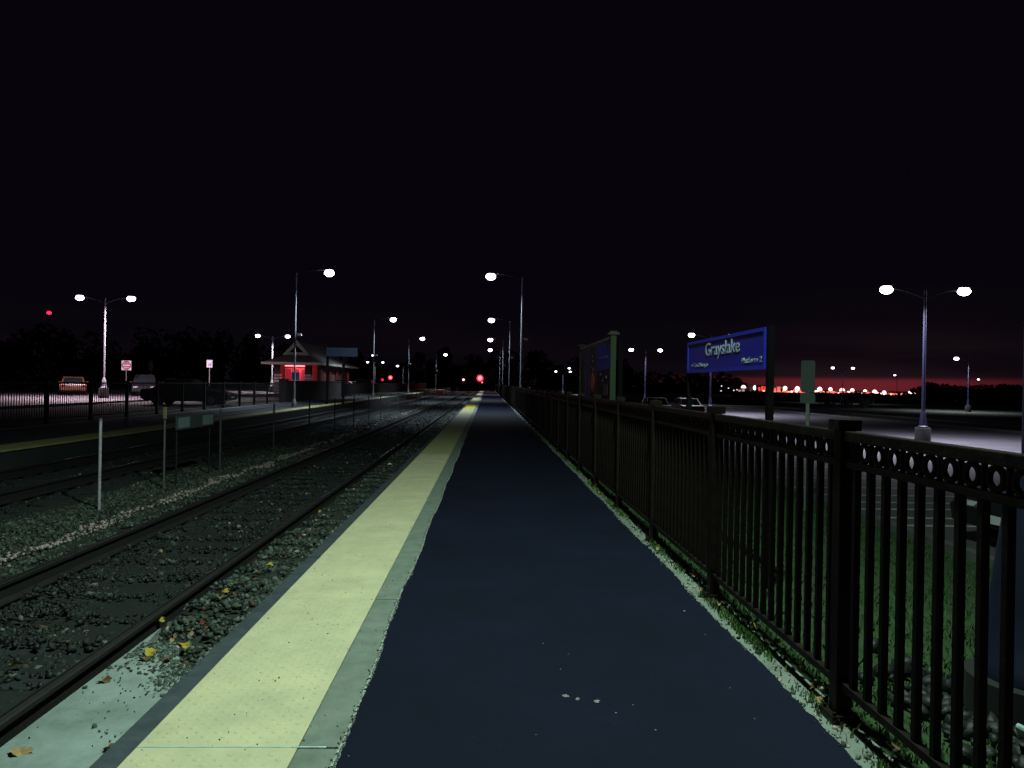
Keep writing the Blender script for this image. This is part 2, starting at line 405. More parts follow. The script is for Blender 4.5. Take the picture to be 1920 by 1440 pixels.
n = 1500; x = rng.uniform(-2.15, -1.44, n); y = pad_y(x) + rng.normal(-.10, .16, n)
P = np.stack([x, y, np.full(n, -.262)], -1)[y < pad_y(x)]
tag(stones('pad_edge_gravel', P, rng.uniform(.003, .016, len(P)), rng.choice([0, 1, 0, 2], len(P))), 'ballast crumbs spilled over the end of the pale pad', 'gravel', kind='stuff')
n = 900; x = -2.15 + .72 * rng.random(n); y = rng.uniform(1.8, 4.3, n); k_ = (rng.random(n) < np.exp(-(-1.44 - x) / .10) + .04)
P = np.stack([x, y, np.full(n, -.262)], -1)[k_]
tag(stones('pad_grit', P, rng.uniform(.002, .006, len(P)), rng.choice([0, 1], len(P))), 'dark grit strewn over the pale pad', 'grit', kind='stuff')
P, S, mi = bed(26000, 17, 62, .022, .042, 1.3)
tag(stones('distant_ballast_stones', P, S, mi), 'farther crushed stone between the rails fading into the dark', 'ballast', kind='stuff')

# ------------------------------------------------------------------ leaves and pebbles
def leaf_mesh(nm, c, s=.05):
    b = MB(); pts = []
    for i in range(14):
        t = 2 * math.pi * i / 14; r = s * (.62 + .38 * abs(math.sin(t * 2.5)) * (1 if i % 2 else .75))
        pts.append((r * math.cos(t), r * .75 * math.sin(t), .012 * math.sin(t * 2) + .008))
    b.add(pts + [(0, 0, .002)], [(i, (i + 1) % 14, 14) for i in range(14)])
    b.tube((s * .5, 0, .006), (s * 1.15, .006, .012), .0012, n=4)
    return b.build('fallen_leaf', mat(nm, c, .7, .3, 30, .3, 80))
leafs = []
def leaf(px, py, z, kind, s, label, group=None):
    c = {'y': (.42, .30, .03), 'b': (.16, .085, .035), 't': (.34, .22, .10), 'r': (.20, .05, .025)}[kind]
    p = at_z(px, py, z); o = leaf_mesh('leaf_' + kind, c, s)
    o.location = p; o.rotation_euler = (random.uniform(-.3, .3), random.uniform(-.3, .3), random.uniform(0, 6.2))
    tag(o, label, 'leaf', group)
leaf(28, 1247, -.33, 'y', .055, 'yellow leaf lying between the rails at the left edge')
leaf(283, 1223, -.245, 'y', .055, 'yellow leaf standing in the ballast just past the pale pad')
leaf(38, 1411, -.257, 't', .055, 'tan leaf lying flat on the pale concrete pad')
leaf(205, 1405, -.257, 'b', .035, 'small brown leaf curled on the pad near the platform edge')
leaf(196, 1277, -.257, 'b', .04, 'wet dark leaf on the far part of the pad')
for i, (px, py, k) in enumerate([(300, 1165, 'y'), (330, 1195, 'b'), (355, 1190, 't'), (375, 1170, 'r'), (390, 1180, 'r'), (345, 1210, 'y'), (312, 1240, 'r'), (270, 1236, 'b'), (420, 1110, 'y'), (436, 1116, 'b'), (412, 1120, 't'), (325, 1203, 't'), (505, 1060, 'y'), (300, 1035, 't'), (560, 1010, 'b'), (600, 960, 'y')]):
    leaf(px, py, -.255, k, random.uniform(.028, .045), 'small ' + {'y': 'yellow', 'b': 'brown', 't': 'tan', 'r': 'dark red'}[k] + ' leaf among the ballast beside the platform edge', 'autumn leaves in the ballast by the platform edge')
for i in range(22):
    y = random.uniform(2.6, 11); p = (random.uniform(1.47, 1.66), y, .012)
    kk = random.choice('ybt'); o = leaf_mesh('leaf_' + kk, (.1, .1, .1), random.uniform(.018, .032)); o.location = p; o.rotation_euler = (random.uniform(-.5, .5), random.uniform(-.5, .5), random.uniform(0, 6))
    tag(o, 'small dead ' + {'y': 'yellow', 'b': 'brown', 't': 'tan'}[kk] + ' leaf caught under the dark railing', 'leaf', 'dead leaves along the foot of the railing')
P = []; S = []
for px, py, s in [(160, 1289, .016), (177, 1363, .017), (186, 1371, .007), (277, 1297, .008), (272, 1292, .006), (290, 1300, .006), (305, 1305, .005), (240, 1330, .005), (310, 1320, .005), (250, 1377, .006), (244, 1379, .006), (200, 1375, .006), (120, 1300, .006), (55, 1383, .006), (190, 1250, .007), (222, 1255, .012), (245, 1258, .012), (262, 1262, .014), (230, 1262, .008)] + [(random.uniform(150, 350), random.uniform(1270, 1400), random.uniform(.003, .006)) for _ in range(60)]:
    p = at_z(px, py, -.257)
    if -2.2 < p.x < -1.41: P.append(p); S.append(s)
tag(stones('scattered_pebbles', np.array(P), np.array(S), rng.integers(0, 2, len(P))), 'dark pebbles scattered over the pale concrete pad', 'pebbles', kind='stuff')
# specks on the asphalt
b = MB()
for px, py, s in [(1060, 1305, .018), (1064, 1306, .012), (1083, 1311, .013), (1119, 1315, .015), (1123, 1314, .008), (1283, 1146, .011), (1018, 1207, .005), (1051, 1255, .005), (1066, 1227, .004), (1155, 1337, .005), (1187, 1322, .004), (1229, 1369, .005), (1322, 1190, .005), (1005, 1378, .004), (1369, 1290, .004), (1415, 1348, .004), (653, 1418, .005)] + [(random.uniform(880, 1500), random.uniform(1000, 1430), .0016) for _ in range(24)]:
    p = at_z(px, py, .007)
    if not -.5 < p.x < 1.38: continue
    n = 7; vs = [(p.x + s * random.uniform(.5, 1.2) * math.cos(i * .9), p.y + s * 1.3 * random.uniform(.4, 1.1) * math.sin(i * .9), .0085) for i in range(n)]
    b.add(vs + [(p.x, p.y, .0085 + s * .3)], [(i, (i + 1) % n, n) for i in range(n)])
tag(b.build('pale_chips', mat('pale_chip', (.20, .21, .22), .8, .4, 60)), 'pale chips and grit lying on the dark asphalt', 'grit', kind='stuff')

b = MB(); b.add([(-.05, -.03, .0), (.05, -.035, .01), (.06, .03, .0), (-.04, .035, .02), (0, 0, .035)], [(0, 1, 4), (1, 2, 4), (2, 3, 4), (3, 0, 4)]); o = b.build('litter_scrap', m_white)
o.location = at_z(731, 871, -.30); tag(o, 'small white scrap of litter in the stones beside the platform edge', 'litter')
n = 5200; y = 1.6 + 14 * rng.random(n) ** 1.5; r_ = rng.random(n) < .45
x = np.where(r_, -.545 + .010 * np.sin(y * 2.3) + rng.normal(0, .010, n), 1.435 + .01 * np.sin(y * 2.3) + rng.normal(.004, .014, n))
P = np.stack([x, y, np.where(r_, .001, np.where(x < 1.425, .008, -.026))], -1)
tag(stones('edge_crumbs', P, rng.uniform(.0015, .0065, n), rng.choice([0, 1, 5, 2], n)), 'crumbs of tar and grit along both edges of the asphalt', 'grit', kind='stuff')
n = 260; P = np.stack([rng.uniform(-1.31, -.56, n), 1.8 + 9 * rng.random(n) ** 1.3, np.full(n, .004)], -1)
tag(stones('tile_dirt', P, rng.uniform(.0012, .0045, n), rng.choice([1, 3, 5], n)), 'specks of dirt scattered over the yellow tiles', 'dirt', kind='stuff')
# ------------------------------------------------------------------ verge: weeds, stones, lawn
def blades(name, n, fx, hmin, hmax, w, mats, label, cat):
    X, Y, Z = fx(n); n = len(X); h = rng.uniform(hmin, hmax, n); a = rng.uniform(0, 6.28, n); lean = rng.uniform(.1, .7, n) * h; la = rng.uniform(0, 6.28, n)
    B = np.stack([X, Y, Z], -1); d = np.stack([np.cos(a), np.sin(a), 0 * a], -1) * (w * rng.uniform(.6, 1.4, n))[:, None]
    t = B + np.stack([np.cos(la) * lean, np.sin(la) * lean, h], -1); mid = B + np.stack([np.cos(la) * lean * .3, np.sin(la) * lean * .3, h * .6], -1)
    V = np.stack([B - d, B + d, mid + d * .8, t, mid - d * .8], 1).reshape(-1, 3)
    o = npmesh(name, V, np.arange(n * 5).reshape(-1, 5), 5, mats, mi=rng.integers(0, len(mats), n))
    return tag(o, label, cat, kind='stuff')
m_bl = [mat('weed_green', (.045, .16, .022), .7, .4, 8), mat('weed_dark', (.03, .070, .022), .7, .4, 8), mat('weed_olive', (.10, .13, .035), .7, .4, 8)]
def fx_v(n):
    y = 1.5 + 22 * rng.random(n) ** 1.5; c = np.sin(y * 3.1) + .8 * np.sin(y * 7.7 + 1) + .6 * np.sin(y * 1.3 + 2)
    x = 1.485 + .05 * rng.random(n) + .08 * rng.random(n); k = rng.random(n) < np.clip(.35 + .4 * c, .04, 1)
    return x[k], y[k], np.full(k.sum(), -.03)
blades('verge_weeds', 22000, fx_v, .008, .042, .004, m_bl, 'ragged weeds along the foot of the dark railing', 'weeds')
def gz(x): return np.interp(x, [p[0] for p in prof], [p[1] for p in prof])
def fx_l(n):
    y = 1.8 + 26 * rng.random(n) ** 1.4; x = 1.7 + 4.9 * rng.random(n) ** 1.2
    k = rng.random(n) < np.clip(.62 + .5 * np.sin(x * 4.1 + np.sin(y * 2.3) * 2) * np.sin(y * 1.9 + x), .12, 1); x, y = x[k], y[k]
    return x, y, gz(x) - .005
blades('lawn_grass', 90000, fx_l, .012, .07, .005, [mat('lawn_blade', (.036, .105, .022), .8, .4, 4), mat('lawn_blade_dark', (.022, .055, .016), .8, .4, 4)], 'dark green grass bank sloping down behind the railing', 'grass')
strip('grass_bank', [(1.62, -.045), (1.75, -.065), (3.2, -.335), (6.5, LOTZ + .014), (6.66, LOTZ + .010)], -20, 150, m_grass)
n = 900; y = 1.5 + 16 * rng.random(n) ** 1.5
P = np.stack([rng.uniform(1.47, 1.70, n), y, np.full(n, -.028)], -1)
tag(stones('verge_stones', P, rng.uniform(.006, .018, n), rng.choice([0, 2, 2, 1, 4], n)), 'small pale stones and soil crumbs under the railing', 'gravel', kind='stuff')
n = 520; P = np.stack([np.clip(rng.normal(2.62, .26, n), 2.0, 4), rng.normal(3.35, .36, n), np.zeros(n)], -1); P[:, 2] = gz(P[:, 0]) + .04
P = P[np.hypot(P[:, 0] - 2.65, P[:, 1] - 3.62) > .3]
tag(stones('base_rocks', P, rng.uniform(.02, .06, len(P)), np.full(len(P), 5)), 'dark rocks heaped round the foot of the near lamp post', 'rocks', kind='stuff')
o = MB(); o.box(-.09, .09, -.05, .05, -.012, .012); o = o.build('paper_scrap', mat('pale_blue_paper', (.35, .50, .52), .7, .1, 5), bevel=.01)
o.location = (2.32, 3.05, gz(2.32) + .15); o.rotation_euler = (.3, .5, .9)
tag(o, 'pale crumpled scrap lying on the dark rocks by the lamp post', 'litter')

# ------------------------------------------------------------------ near railing
FX = 1.575; PITCH = .1144; PANEL = PITCH * 16
f = empty('metal_railing', (FX, 0, 0), label='dark bronze metal railing with a row of rings along the right platform side', cat='railing')
post = MB(); post.box(-.034, .034, -.034, .034, -.05, 1.26); post.box(-.050, .050, -.050, .050, 1.242, 1.288); post.box(-.06, .06, -.06, .06, -.03, .006)
for sx in (-1, 1):
    for sy in (-1, 1): post.tube((sx * .047, sy * .047, .006), (sx * .047, sy * .047, .02), .008, n=6)
post.add([(-.050, -.050, 1.289), (.050, -.050, 1.289), (.050, .050, 1.289), (-.050, .050, 1.289), (0, 0, 1.297)], [(0, 1, 4), (1, 2, 4), (2, 3, 4), (3, 0, 4)])
post = post.build('post', m_fence, f)
rail = MB()
def rprof(y0, y1, z0, z1, hw): rail.box(-hw, hw, y0, y1, z0, z1)
rails = []
def mk_rail(z0, z1, hw, nm):
    b = MB(); b.box(-hw, hw, .036, PANEL - .036, z0, z1); return b.build(nm, m_fence, f, bevel=.005)
rset = [mk_rail(1.196, 1.240, .026, 'top_rail'), mk_rail(1.082, 1.112, .018, 'middle_rail'), mk_rail(.115, .150, .018, 'bottom_rail')]
bar = MB(); bar.box(-.0135, .0135, -.0135, .0135, .148, 1.084); bar = bar.build('baluster', m_fence, f, bevel=.002)
ring = MB(); n = 14
vs = []
for r_, x_ in ((.0265, -.008), (.042, -.008), (.042, .008), (.0265, .008)):
    for i in range(n): t = 2 * math.pi * i / n; vs.append((x_, r_ * math.cos(t) * 1.02, r_ * math.sin(t)))
fs = []
for k in range(4):
    for i in range(n): fs.append((k * n + i, k * n + (i + 1) % n, ((k + 1) % 4) * n + (i + 1) % n, ((k + 1) % 4) * n + i))
ring.add(vs, fs); ring = ring.build('ring', m_fence, f, smooth=True)
small = MB(); small.box(-.008, .008, -.006, .006, 1.112, 1.197); small = small.build('spacer', m_fence, f)
Y0 = 3.20 - 2 * PANEL
def put(o, loc, first=[set()]):
    if o.name in first[0]: c = o.copy(); col.objects.link(c); c.parent = f
    else: first[0].add(o.name); c = o
    c.location = loc; return c
nb = 0
for p in range(82):
    y = Y0 + p * PANEL
    put(post, (0, y, 0))
    for r_ in rset: put(r_, (0, y, 0))
    if p < 19:
        for k in range(16):
            if k: put(bar, (0, y + k * PITCH, 0)); put(small, (0, y + k * PITCH, 0))
            put(ring, (0, y + (k + .5) * PITCH, 1.154))
b = MB()
for p in range(19, 82):
    y = Y0 + p * PANEL
    for k in range(1, 16): b.box(-.0135, .0135, y + k * PITCH - .0135, y + k * PITCH + .0135, .148, 1.197)
tag(b.build('distant_balusters', m_fence, f), kind='stuff')

# ------------------------------------------------------------------ far platform fence
FL = -13.05
f2 = empty('black_picket_fence', (FL, 0, 0), label='black picket fence behind the far platform on the left', cat='fence')
pf = MB(); pf.box(-.05, .05, -.05, .05, -.05, 1.26); pf.box(-.065, .065, -.065, .065, 1.26, 1.29); pf = pf.build('post', m_lfence, f2)
rl = MB()
ys = [19.9 - 2.44 * 6 + 2.44 * i for i in range(17)]; ys2 = [66 + 2.44 * i for i in range(38)]
rt = MB(); rt.box(-.03, .03, .052, 2.388, 1.19, 1.235); rt = rt.build('top_rail', m_lfence, f2)
rm = MB(); rm.box(-.02, .02, .052, 2.388, .12, .16); rm = rm.build('bottom_rail', m_lfence, f2)
pk = MB(); fst = True
for y in ys + ys2:
    for q in (pf, rt, rm):
        c = q if fst else q.copy()
        if not fst: col.objects.link(c); c.parent = f2
        c.location.y = y
    fst = False
    for k in range(1, 21): pk.box(-.010, .010, y + k * .1162 - .010, y + k * .1162 + .010, .162, 1.19)
tag(pk.build('pickets', m_lfence, f2), kind='stuff')
# low masonry wall in front of the depot
wl = empty('brick_wall', (FL, 47.5, 0), label='low dark brick wall in front of the depot', cat='wall')
m_dbr = mat('dark_brick', (.045, .038, .036), .9, .3, 6)
b = MB(); b.box(-.15, .15, .5, 18.2, -.05, 1.34); b.build('wall_body', m_dbr, wl)
for yy in (0, 18.2): b = MB(); b.box(-.22, .22, yy, yy + .5, -.05, 1.42); b.box(-.27, .27, yy - .05, yy + .55, 1.42, 1.5); b.build('pier', m_dbr, wl)
b = MB(); b.box(-.19, .19, .5, 18.2, 1.342, 1.40); b.build('coping', mat('coping_stone', (.09, .085, .085), .85, .2, 6), wl)

# ------------------------------------------------------------------ fence between the tracks
f3 = empty('track_fence', (-5.3, 0, 0), label='low galvanised mesh fence standing between the two tracks', cat='fence')
tp = MB(); tp.tube((0, 0, -.45), (0, 0, .80), .022, n=8); tp.tube((0, 0, .80), (0, 0, .83), .028, .012, n=8); tp = tp.build('post', mat('dull_steel', (.055, .058, .06), .6, .3, 14), f3)
ypos = [14.9 + 3.68 * i for i in range(38)]
for i, y in enumerate(ypos):
    c = tp if i == 0 else tp.copy()
    if i: col.objects.link(c); c.parent = f3
    c.location.y = y
wr = MB()
for z in (.74, -.25): wr.tube((0, 14.9, z), (0, ypos[-1], z), .006, n=4)
sp = .085
for sgn in (-1, 1):
    yy = 14.9 - 1.0
    while yy < 48:
        a = Vector((0, yy, -.25)); c_ = Vector((0, yy + .99, .74))
        if sgn < 0: a.z, c_.z = c_.z, a.z
        if a.y < 14.9: t = (14.9 - a.y) / .99; a = a.lerp(c_, t)
        wr.tube(a, c_, .0016, n=3, caps=False); yy += sp
tag(wr.build('wire_mesh', m_wire, f3), kind='stuff')
# two marker posts and the long sign at its near end
mp1 = empty('marker_post', at_X(186, 945, -5.3), label='bare galvanised post, nearest in the ballast between the tracks', cat='post')
b = MB(); b.tube((0, 0, -.1), (0, 0, 1.25), .019, n=10); b.build('shaft', mat('bright_zinc', (.45, .42, .50), .5, .3, 14), mp1)  # light falling on the shaft is put into its paler colour
b = MB(); b.tube((0, 0, 1.25), (0, 0, 1.27), .032, .015, n=10); b.build('cap', m_gal, mp1)
mp1.location.z = -.42
mp2 = empty('marker_post', (-5.3, at_X(307, 908, -5.3).y, -.42), label='galvanised post with a yellow reflective top between the tracks', cat='post')
b = MB(); b.tube((0, 0, -.1), (0, 0, 1.15), .017, n=10); b.build('shaft', m_gal, mp2)
b = MB(); b.box(-.010, .010, -.028, .028, 1.17, 1.36, Matrix.Rotation(R(70), 4, 'Z')); b.build('reflector', mat('reflector_yellow', (.28, .28, .16), .5, .1, 5), mp2)
sg = empty('long_track_sign', (-5.28, 12.75, 0), label='long low grey sign between the tracks with two pale ends', cat='sign')
b = MB(); b.box(-.008, .008, 0, 1.72, .53, .77); b.build('board', mat('dull_sign_grey', (.055, .07, .075), .6, .15, 6), sg)
for y0, y1 in ((.06, .55), (1.15, 1.66)): b = MB(); b.box(.009, .012, y0, y1, .56, .74); b.build('pale_panel', mat('pale_sign_panel', (.20, .26, .28), .6, .15, 9), sg)
for y0 in (.1, 1.6): b = MB(); b.tube((-.03, y0, -.45), (-.03, y0, .77), .016, n=8); b.build('leg', m_rust, sg)

# ------------------------------------------------------------------ lamps
def lens_mb(rx=.26, ry=.17, z=0):
    b = MB(); n = 16
    h_ = min(rx, ry) * .95; A_ = [75, 45, 15, -15, -45, -75]
    vs = [(rx * math.cos(R(a)) * math.cos(2 * math.pi * i / n), ry * math.cos(R(a)) * math.sin(2 * math.pi * i / n), z - h_ * .45 + h_ * math.sin(R(a))) for a in A_ for i in range(n)]
    b.add(vs, [(k * n + i, k * n + (i + 1) % n, (k + 1) * n + (i + 1) % n, (k + 1) * n + i) for k in range(5) for i in range(n)] + [tuple(range(n)), tuple(range(5 * n, 6 * n))])
    return b
def head_mb(rx=.34, ry=.21):
    b = MB(); n = 16; pr = [(.98, .06), (1, .10), (.8, .14), (.35, .17)]
    vs = [(rx * k * math.cos(2 * math.pi * i / n), ry * k * math.sin(2 * math.pi * i / n), dz) for k, dz in pr for i in range(n)]
    b.add(vs, [(k * n + i, k * n + (i + 1) % n, (k + 1) * n + (i + 1) % n, (k + 1) * n + i) for k in range(3) for i in range(n)] + [tuple(range(3 * n, 4 * n)), tuple(range(n))])
    return b
def plamp(x, y, dirx, label, group, power, colr, zl=7.3, arm=1.72, lit=True, camera=True, r=.07, pm=None, skirt=False, base=0.0, lens=None, lsize=.27, cone=142):
    t = empty('lamp_post', (x, y, base), label=label, cat='lamp post', group=group); pm = pm or m_pole; H = zl - base
    b = MB(); b.tube((0, 0, .02), (0, 0, H - .1), r, r * .62, n=14, caps=True); b.build('pole', pm, t, smooth=True)
    b = MB()
    if skirt: b.lathe([(.245, 0), (.245, .05), (.235, .07), (.20, .35), (.15, .75), (.115, 1.0), (.118, 1.05), (.075, 1.08)], 18)
    else: b.lathe([(r * 1.9, 0), (r * 1.9, .25), (r * 1.3, .35), (r * 1.05, .4)], 12)
    b.build('base', pm, t, smooth=True)
    if lit or arm:
        b = MB(); p = Vector((0, 0, H - .2)); q = None
        for i in range(1, 7):
            u = i / 6; q = Vector((dirx * (arm - .3) * u, 0, H - .2 + .27 * math.sin(u * math.pi / 2))); b.tube(p, q, .028, n=8); p = q
        b.build('arm', m_headb, t, smooth=True)
        h = head_mb(.24, .17).build('lamp_head', m_headb, t, smooth=True); h.location = (dirx * arm, 0, H)
        le = lens_mb(lsize, lsize * .75).build('lens', lens or m_lens if lit else m_headb, h, smooth=True); le.location.z = -.003
        if lit: spot(t, (dirx * arm, 0, H - .42), power, colr, cone, blend=.9 if cone < 150 else .5)
    if camera:
        b = MB(); b.box(-.05, .22, -.03, .03, 3.9, 3.94); b.box(.12, .34, -.06, .06, 3.80, 3.90); b.build('camera_box', m_white, t)
    return t
G = 'single arm lamps along the platforms'
plamp(2.765, 3.62, -1, 'near dark blue lamp post at the right edge behind the railing', G, NEAR_POWER, NEAR_COL, zl=7.6, camera=False, pm=m_bpole, skirt=True, base=0.0, cone=158)
pier = MB(); pier.lathe([(.30, -.55), (.30, -.01), (.28, -.004)], 20, (2.765, 3.62)); tag(pier.build('lamp_footing', m_foot, smooth=True), 'round concrete footing under the near dark blue lamp post', 'footing')
for i, (y, xp) in enumerate([(40, 1.80), (67.5, 1.98), (97.5, 2.0), (127, 2.1)]):
    plamp(xp, y, -1, ['tall lamp post just beyond the railing, nearest lit one over the platform', 'second lit lamp post down the near platform', 'third lit lamp post down the near platform', 'farthest lit lamp post of the near platform'][i], G, PLAT_POWER, PLAT_COL, r=.06, lsize=.27 + .0011 * (y - 40))
for i, (y, xp, xl) in enumerate([(40, -10.35, 1.75), (69, -10.6, 1.75), (98, -10.45, 1.75), (152, -10.6, 1.9)]):
    plamp(xp, y, 1, ['tall lamp post on the far platform in front of the depot', 'second lamp post on the far platform beyond the depot', 'third lamp post on the far platform', 'farthest small lamp post of the far platform'][i], G, PLAT_POWER, PLAT_COL, arm=xl, r=.06, base=.0, lsize=.27 + .0008 * (y - 40))
plamp(-10.5, 125, 1, 'unlit pole between the third and farthest lamps of the far platform', None, 0, PLAT_COL, arm=0, lit=False, camera=False)

def dlamp(x, y, base, zl, label, power, colr, span=3.5, pm=None, lens=None, heads=(-1, 1), r=.078, group='twin headed car park lamps', cone=152):
    t = empty('car_park_lamp', (x, y, base), label=label, cat='lamp post', group=group); pm = pm or m_bpole; H = zl - base
    b = MB(); b.tube((0, 0, .85), (0, 0, H + .02), r, r * .75, n=14); b.build('pole', pm, t, smooth=True)
    b = MB(); b.lathe([(.22, .72), (.22, .76), (.17, .80), (.15, .95), (.12, 1.25), (r, 1.45)], 16); b.build('skirt', pm, t, smooth=True)
    b = MB(); b.lathe([(.32, -.1), (.32, .68), (.30, .715)], 18); b.build('footing', m_foot, t, smooth=True)
    for s in heads:
        b = MB(); p = Vector((0, 0, H - .35))
        for i in range(1, 6):
            u = i / 5; q = Vector((s * (span / 2 - .28) * u, 0, H - .35 + .40 * math.sin(u * math.pi / 2))); b.tube(p, q, .028, n=8); p = q
        b.build('arm', m_headb, t, smooth=True)
        h = head_mb(.26, .18).build('lamp_head', m_headb, t, smooth=True); h.location = (s * span / 2, 0, H + .1)
        le = lens_mb(.29, .2).build('lens', lens or m_lens, h, smooth=True); le.location.z = -.003
        if power: spot(t, (s * span / 2, 0, H - .24), power, colr, cone, blend=.8)
    return t
dlamp(19.25, 32, LOTZ, 5.85, 'nearest twin car park lamp on the right with blue flared base', LOT_POWER, LOT_COL)
dlamp(19.5, 64, LOTZ, 5.95, 'twin car park lamp half hidden behind the blue station sign', LOT_POWER, LOT_COL)
dlamp(18.9, 88, LOTZ, 5.75, 'twin lamp between the poster board and the blue station sign', LOT_POWER, LOT_COL)
dlamp(18.2, 178, LOTZ, 4.6, 'small distant twin lamp left of the poster board', LOT_POWER, LOT_COL, lens=m_lensd)
dlamp(60.5, 124, LOTZ, 5.1, 'dim distant twin lamp over the red glow', 500, LOT_COL, lens=m_lensd)
dlamp(56.5, 85, LOTZ, 5.3, 'single headed lamp right of the nearest twin lamp', LOT_POWER, LOT_COL, span=3.0, heads=(-1,))
dlamp(-26.5, 52, -.06, 6.85, 'tall twin lamp over the left car park behind the picket fence', 8200, (1, .72, .84), pm=m_pole, r=.055, cone=161)
dlamp(-25.4, 88, -.06, 6.55, 'twin lamp in the left car park beside the depot roof', 9000, (1, .84, .9), pm=m_pole)
dlamp(-26.2, 173, -.06, 5.9, 'tiny distant twin lamp beyond the depot', 600, (1, .9, .95), pm=m_pole, lens=m_lensd)
dlamp(-21.6, 190, -.06, 5.5, 'bright distant single lamp left of the third platform lamp', 900, (1, .95, 1), span=3, heads=(-1,), pm=m_pole)
dlamp(-58, 88, -.06, 6.6, 'faint unlit pole at the far left edge', 0, LOT_COL, heads=(), pm=m_pole)
for k, (px, py, Y) in enumerate([(1072, 690, 230), (1682, 703, 260), (1839, 711, 240), (703, 666, 260)]):
    p = at_Y(px, py, Y); t = empty('road_lamp', (p.x, Y, -1), label=['speck of a lamp left of the poster board, highest of three', 'dim speck of a lamp left of the nearest right twin pole', 'dim speck of a lamp by the single headed lamp', 'speck of a lamp beyond the second far platform lamp'][k], cat='lamp post', group='far road lamps')
    b = MB(); b.tube((0, 0, 0), (0, 0, p.z + 1), .08, n=6); b.tube((0, 0, p.z + .9), (-.8, 0, p.z + 1), .04, n=5); b.build('pole', m_headb, t)
    le = lens_mb(.42, .25).build('lens', m_lensd, t); le.location = (-.8, 0, p.z + 1)

# ------------------------------------------------------------------ text
def text_mesh(s, size, name, mt, parent, depth=.002, bold=0, sx=1):
    cu_ = bpy.data.curves.new(name, 'FONT'); cu_.body = s; cu_.size = size; cu_.extrude = depth; cu_.offset = bold; cu_.align_x = 'LEFT'; cu_.resolution_u = 3
    o = bpy.data.objects.new(name, cu_); col.objects.link(o); bpy.context.view_layer.update()
    me = bpy.data.meshes.new_from_object(o.evaluated_get(bpy.context.evaluated_depsgraph_get()))
    bpy.data.objects.remove(o)
    w_ = max(v.co.x for v in me.vertices)
    me.materials.clear(); me.materials.append(mt); me.name = name
    o = link(name, me, parent); o.scale.x = sx; return o, w_ * sx

# blue station name sign, parallel to the platform, facing it
SX = 2.2
a = at_X(1437, 613, SX); a2 = at_X(1437, 692, SX); c = at_X(1291, 640, SX)
yN, yF, zT, zB = a.y, c.y, a.z, a2.z
W, H = yF - yN, zT - zB
sgn = empty('station_name_sign', (SX, yN, 0), label='blue station name sign reading Grayslake behind the railing', cat='sign')
m_blue = mat('sign_blue', (.008, .009, .28), .5, .10, 3); m_blue2 = mat('sign_border_blue', (.011, .022, .42), .5, .08, 3)
b = MB(); b.box(-.004, .03, .03, W - .03, zB + .03, zT - .03); b.build('panel', m_blue, sgn)
b = MB(); b.box(-.012, .035, 0, W, zT - .03, zT); b.box(-.012, .035, 0, W, zB, zB + .03); b.box(-.012, .035, 0, .03, zB + .03, zT - .03); b.box(-.012, .035, W - .03, W, zB + .03, zT - .03); b.build('border', m_blue2, sgn)
m_let = mat('pale_lettering', (.36, .41, .50), .5, .1, 8)
rot = (R(90), 0, R(-90))
def put_text(txt, x0, yb0, x1, yb1, capx, bold, nm='lettering'):
    """fit the text between two marks on the panel; capx = height of a capital in the photograph at its left end"""
    A_ = at_X(x0, yb0, SX); B_ = at_X(x1, yb1, SX); C_ = at_X(x0, yb0 - capx, SX)
    o, w_ = text_mesh(txt, 1, nm, m_let, sgn, .0015, bold); o.rotation_euler = rot
    hc = C_.z - A_.z; cap = .70
    o.scale = ((A_.y - B_.y) / w_, hc / cap, 1); o.location = (-.0075, A_.y - yN, (A_.z + B_.z) / 2)
put_text('Grayslake', 1323, 667, 1388, 660, 23.5, .006)
put_text('Platform 2', 1391.5, 681, 1430, 678.5, 10, .003)
put_text('To Chicago', 1301, 688, 1328.5, 687, 7.0, .0)
b = MB(); q_ = at_X(1298, 685.5, SX); ya, za = q_.y - yN - .02, q_.z
b.add([(-.008, ya + .035, za), (-.008, ya - .0, za + .018), (-.008, ya - .0, za - .018)], [(0, 1, 2)]); b.box(-.009, -.005, ya - .03, ya, za - .005, za + .005); b.build('arrow', m_let, sgn)
for yy in (.0, W):
    b = MB(); s_ = -.052 if yy == 0 else .002; b.box(0, .05, yy + s_, yy + s_ + .05, -.5, zT + .01); b.build('post', m_black, sgn)

# poster board with green frame
KX = 2.2
a = at_X(1150, 625, KX); c = at_X(1090, 645, KX)
y0, y1 = a.y, c.y; zT = 2.30; zB = 1.12
kb = empty('poster_board', (KX, y0, 0), label='green framed poster board standing beyond the railing', cat='notice board')
m_gp = mat('green_painted_wood', (.017, .036, .012), .6, .2, 9); m_dk = mat('poster_dark', (.012, .012, .018), .5, .3, 3)
Wk = y1 - y0
for yy in (0, Wk - .11):
    b = MB(); b.box(-.040, .055, yy, yy + .11, -.4, zT + .02); b.build('post', m_gp, kb)
    b = MB(); b.box(-.085, .105, yy - .03, yy + .14, zT + .021, zT + .06); b.box(-.05, .07, yy, yy + .11, zT + .06, zT + .085); b.build('post_cap', mat('cap_green', (.035, .042, .025), .6, .2, 9), kb)
b = MB(); b.box(-.03, .05, .112, Wk - .112, zT - .05, zT); b.build('top_bar', m_gal, kb)
b = MB(); b.box(-.03, .05, .112, Wk - .112, zB - .04, zB); b.build('bottom_bar', m_gp, kb)
b = MB(); b.box(-.012, .03, .112, Wk - .112, zB, zT - .052); b.build('panel', m_dk, kb)
def poster(y0_, y1_, z0_, z1_, nm, c_, part='poster', x=-.016): b = MB(); b.box(x - .004, x, y0_, y1_, z0_, z1_); return b.build(part, mat(nm, c_, .6, .35, 5, spec=.2), kb)
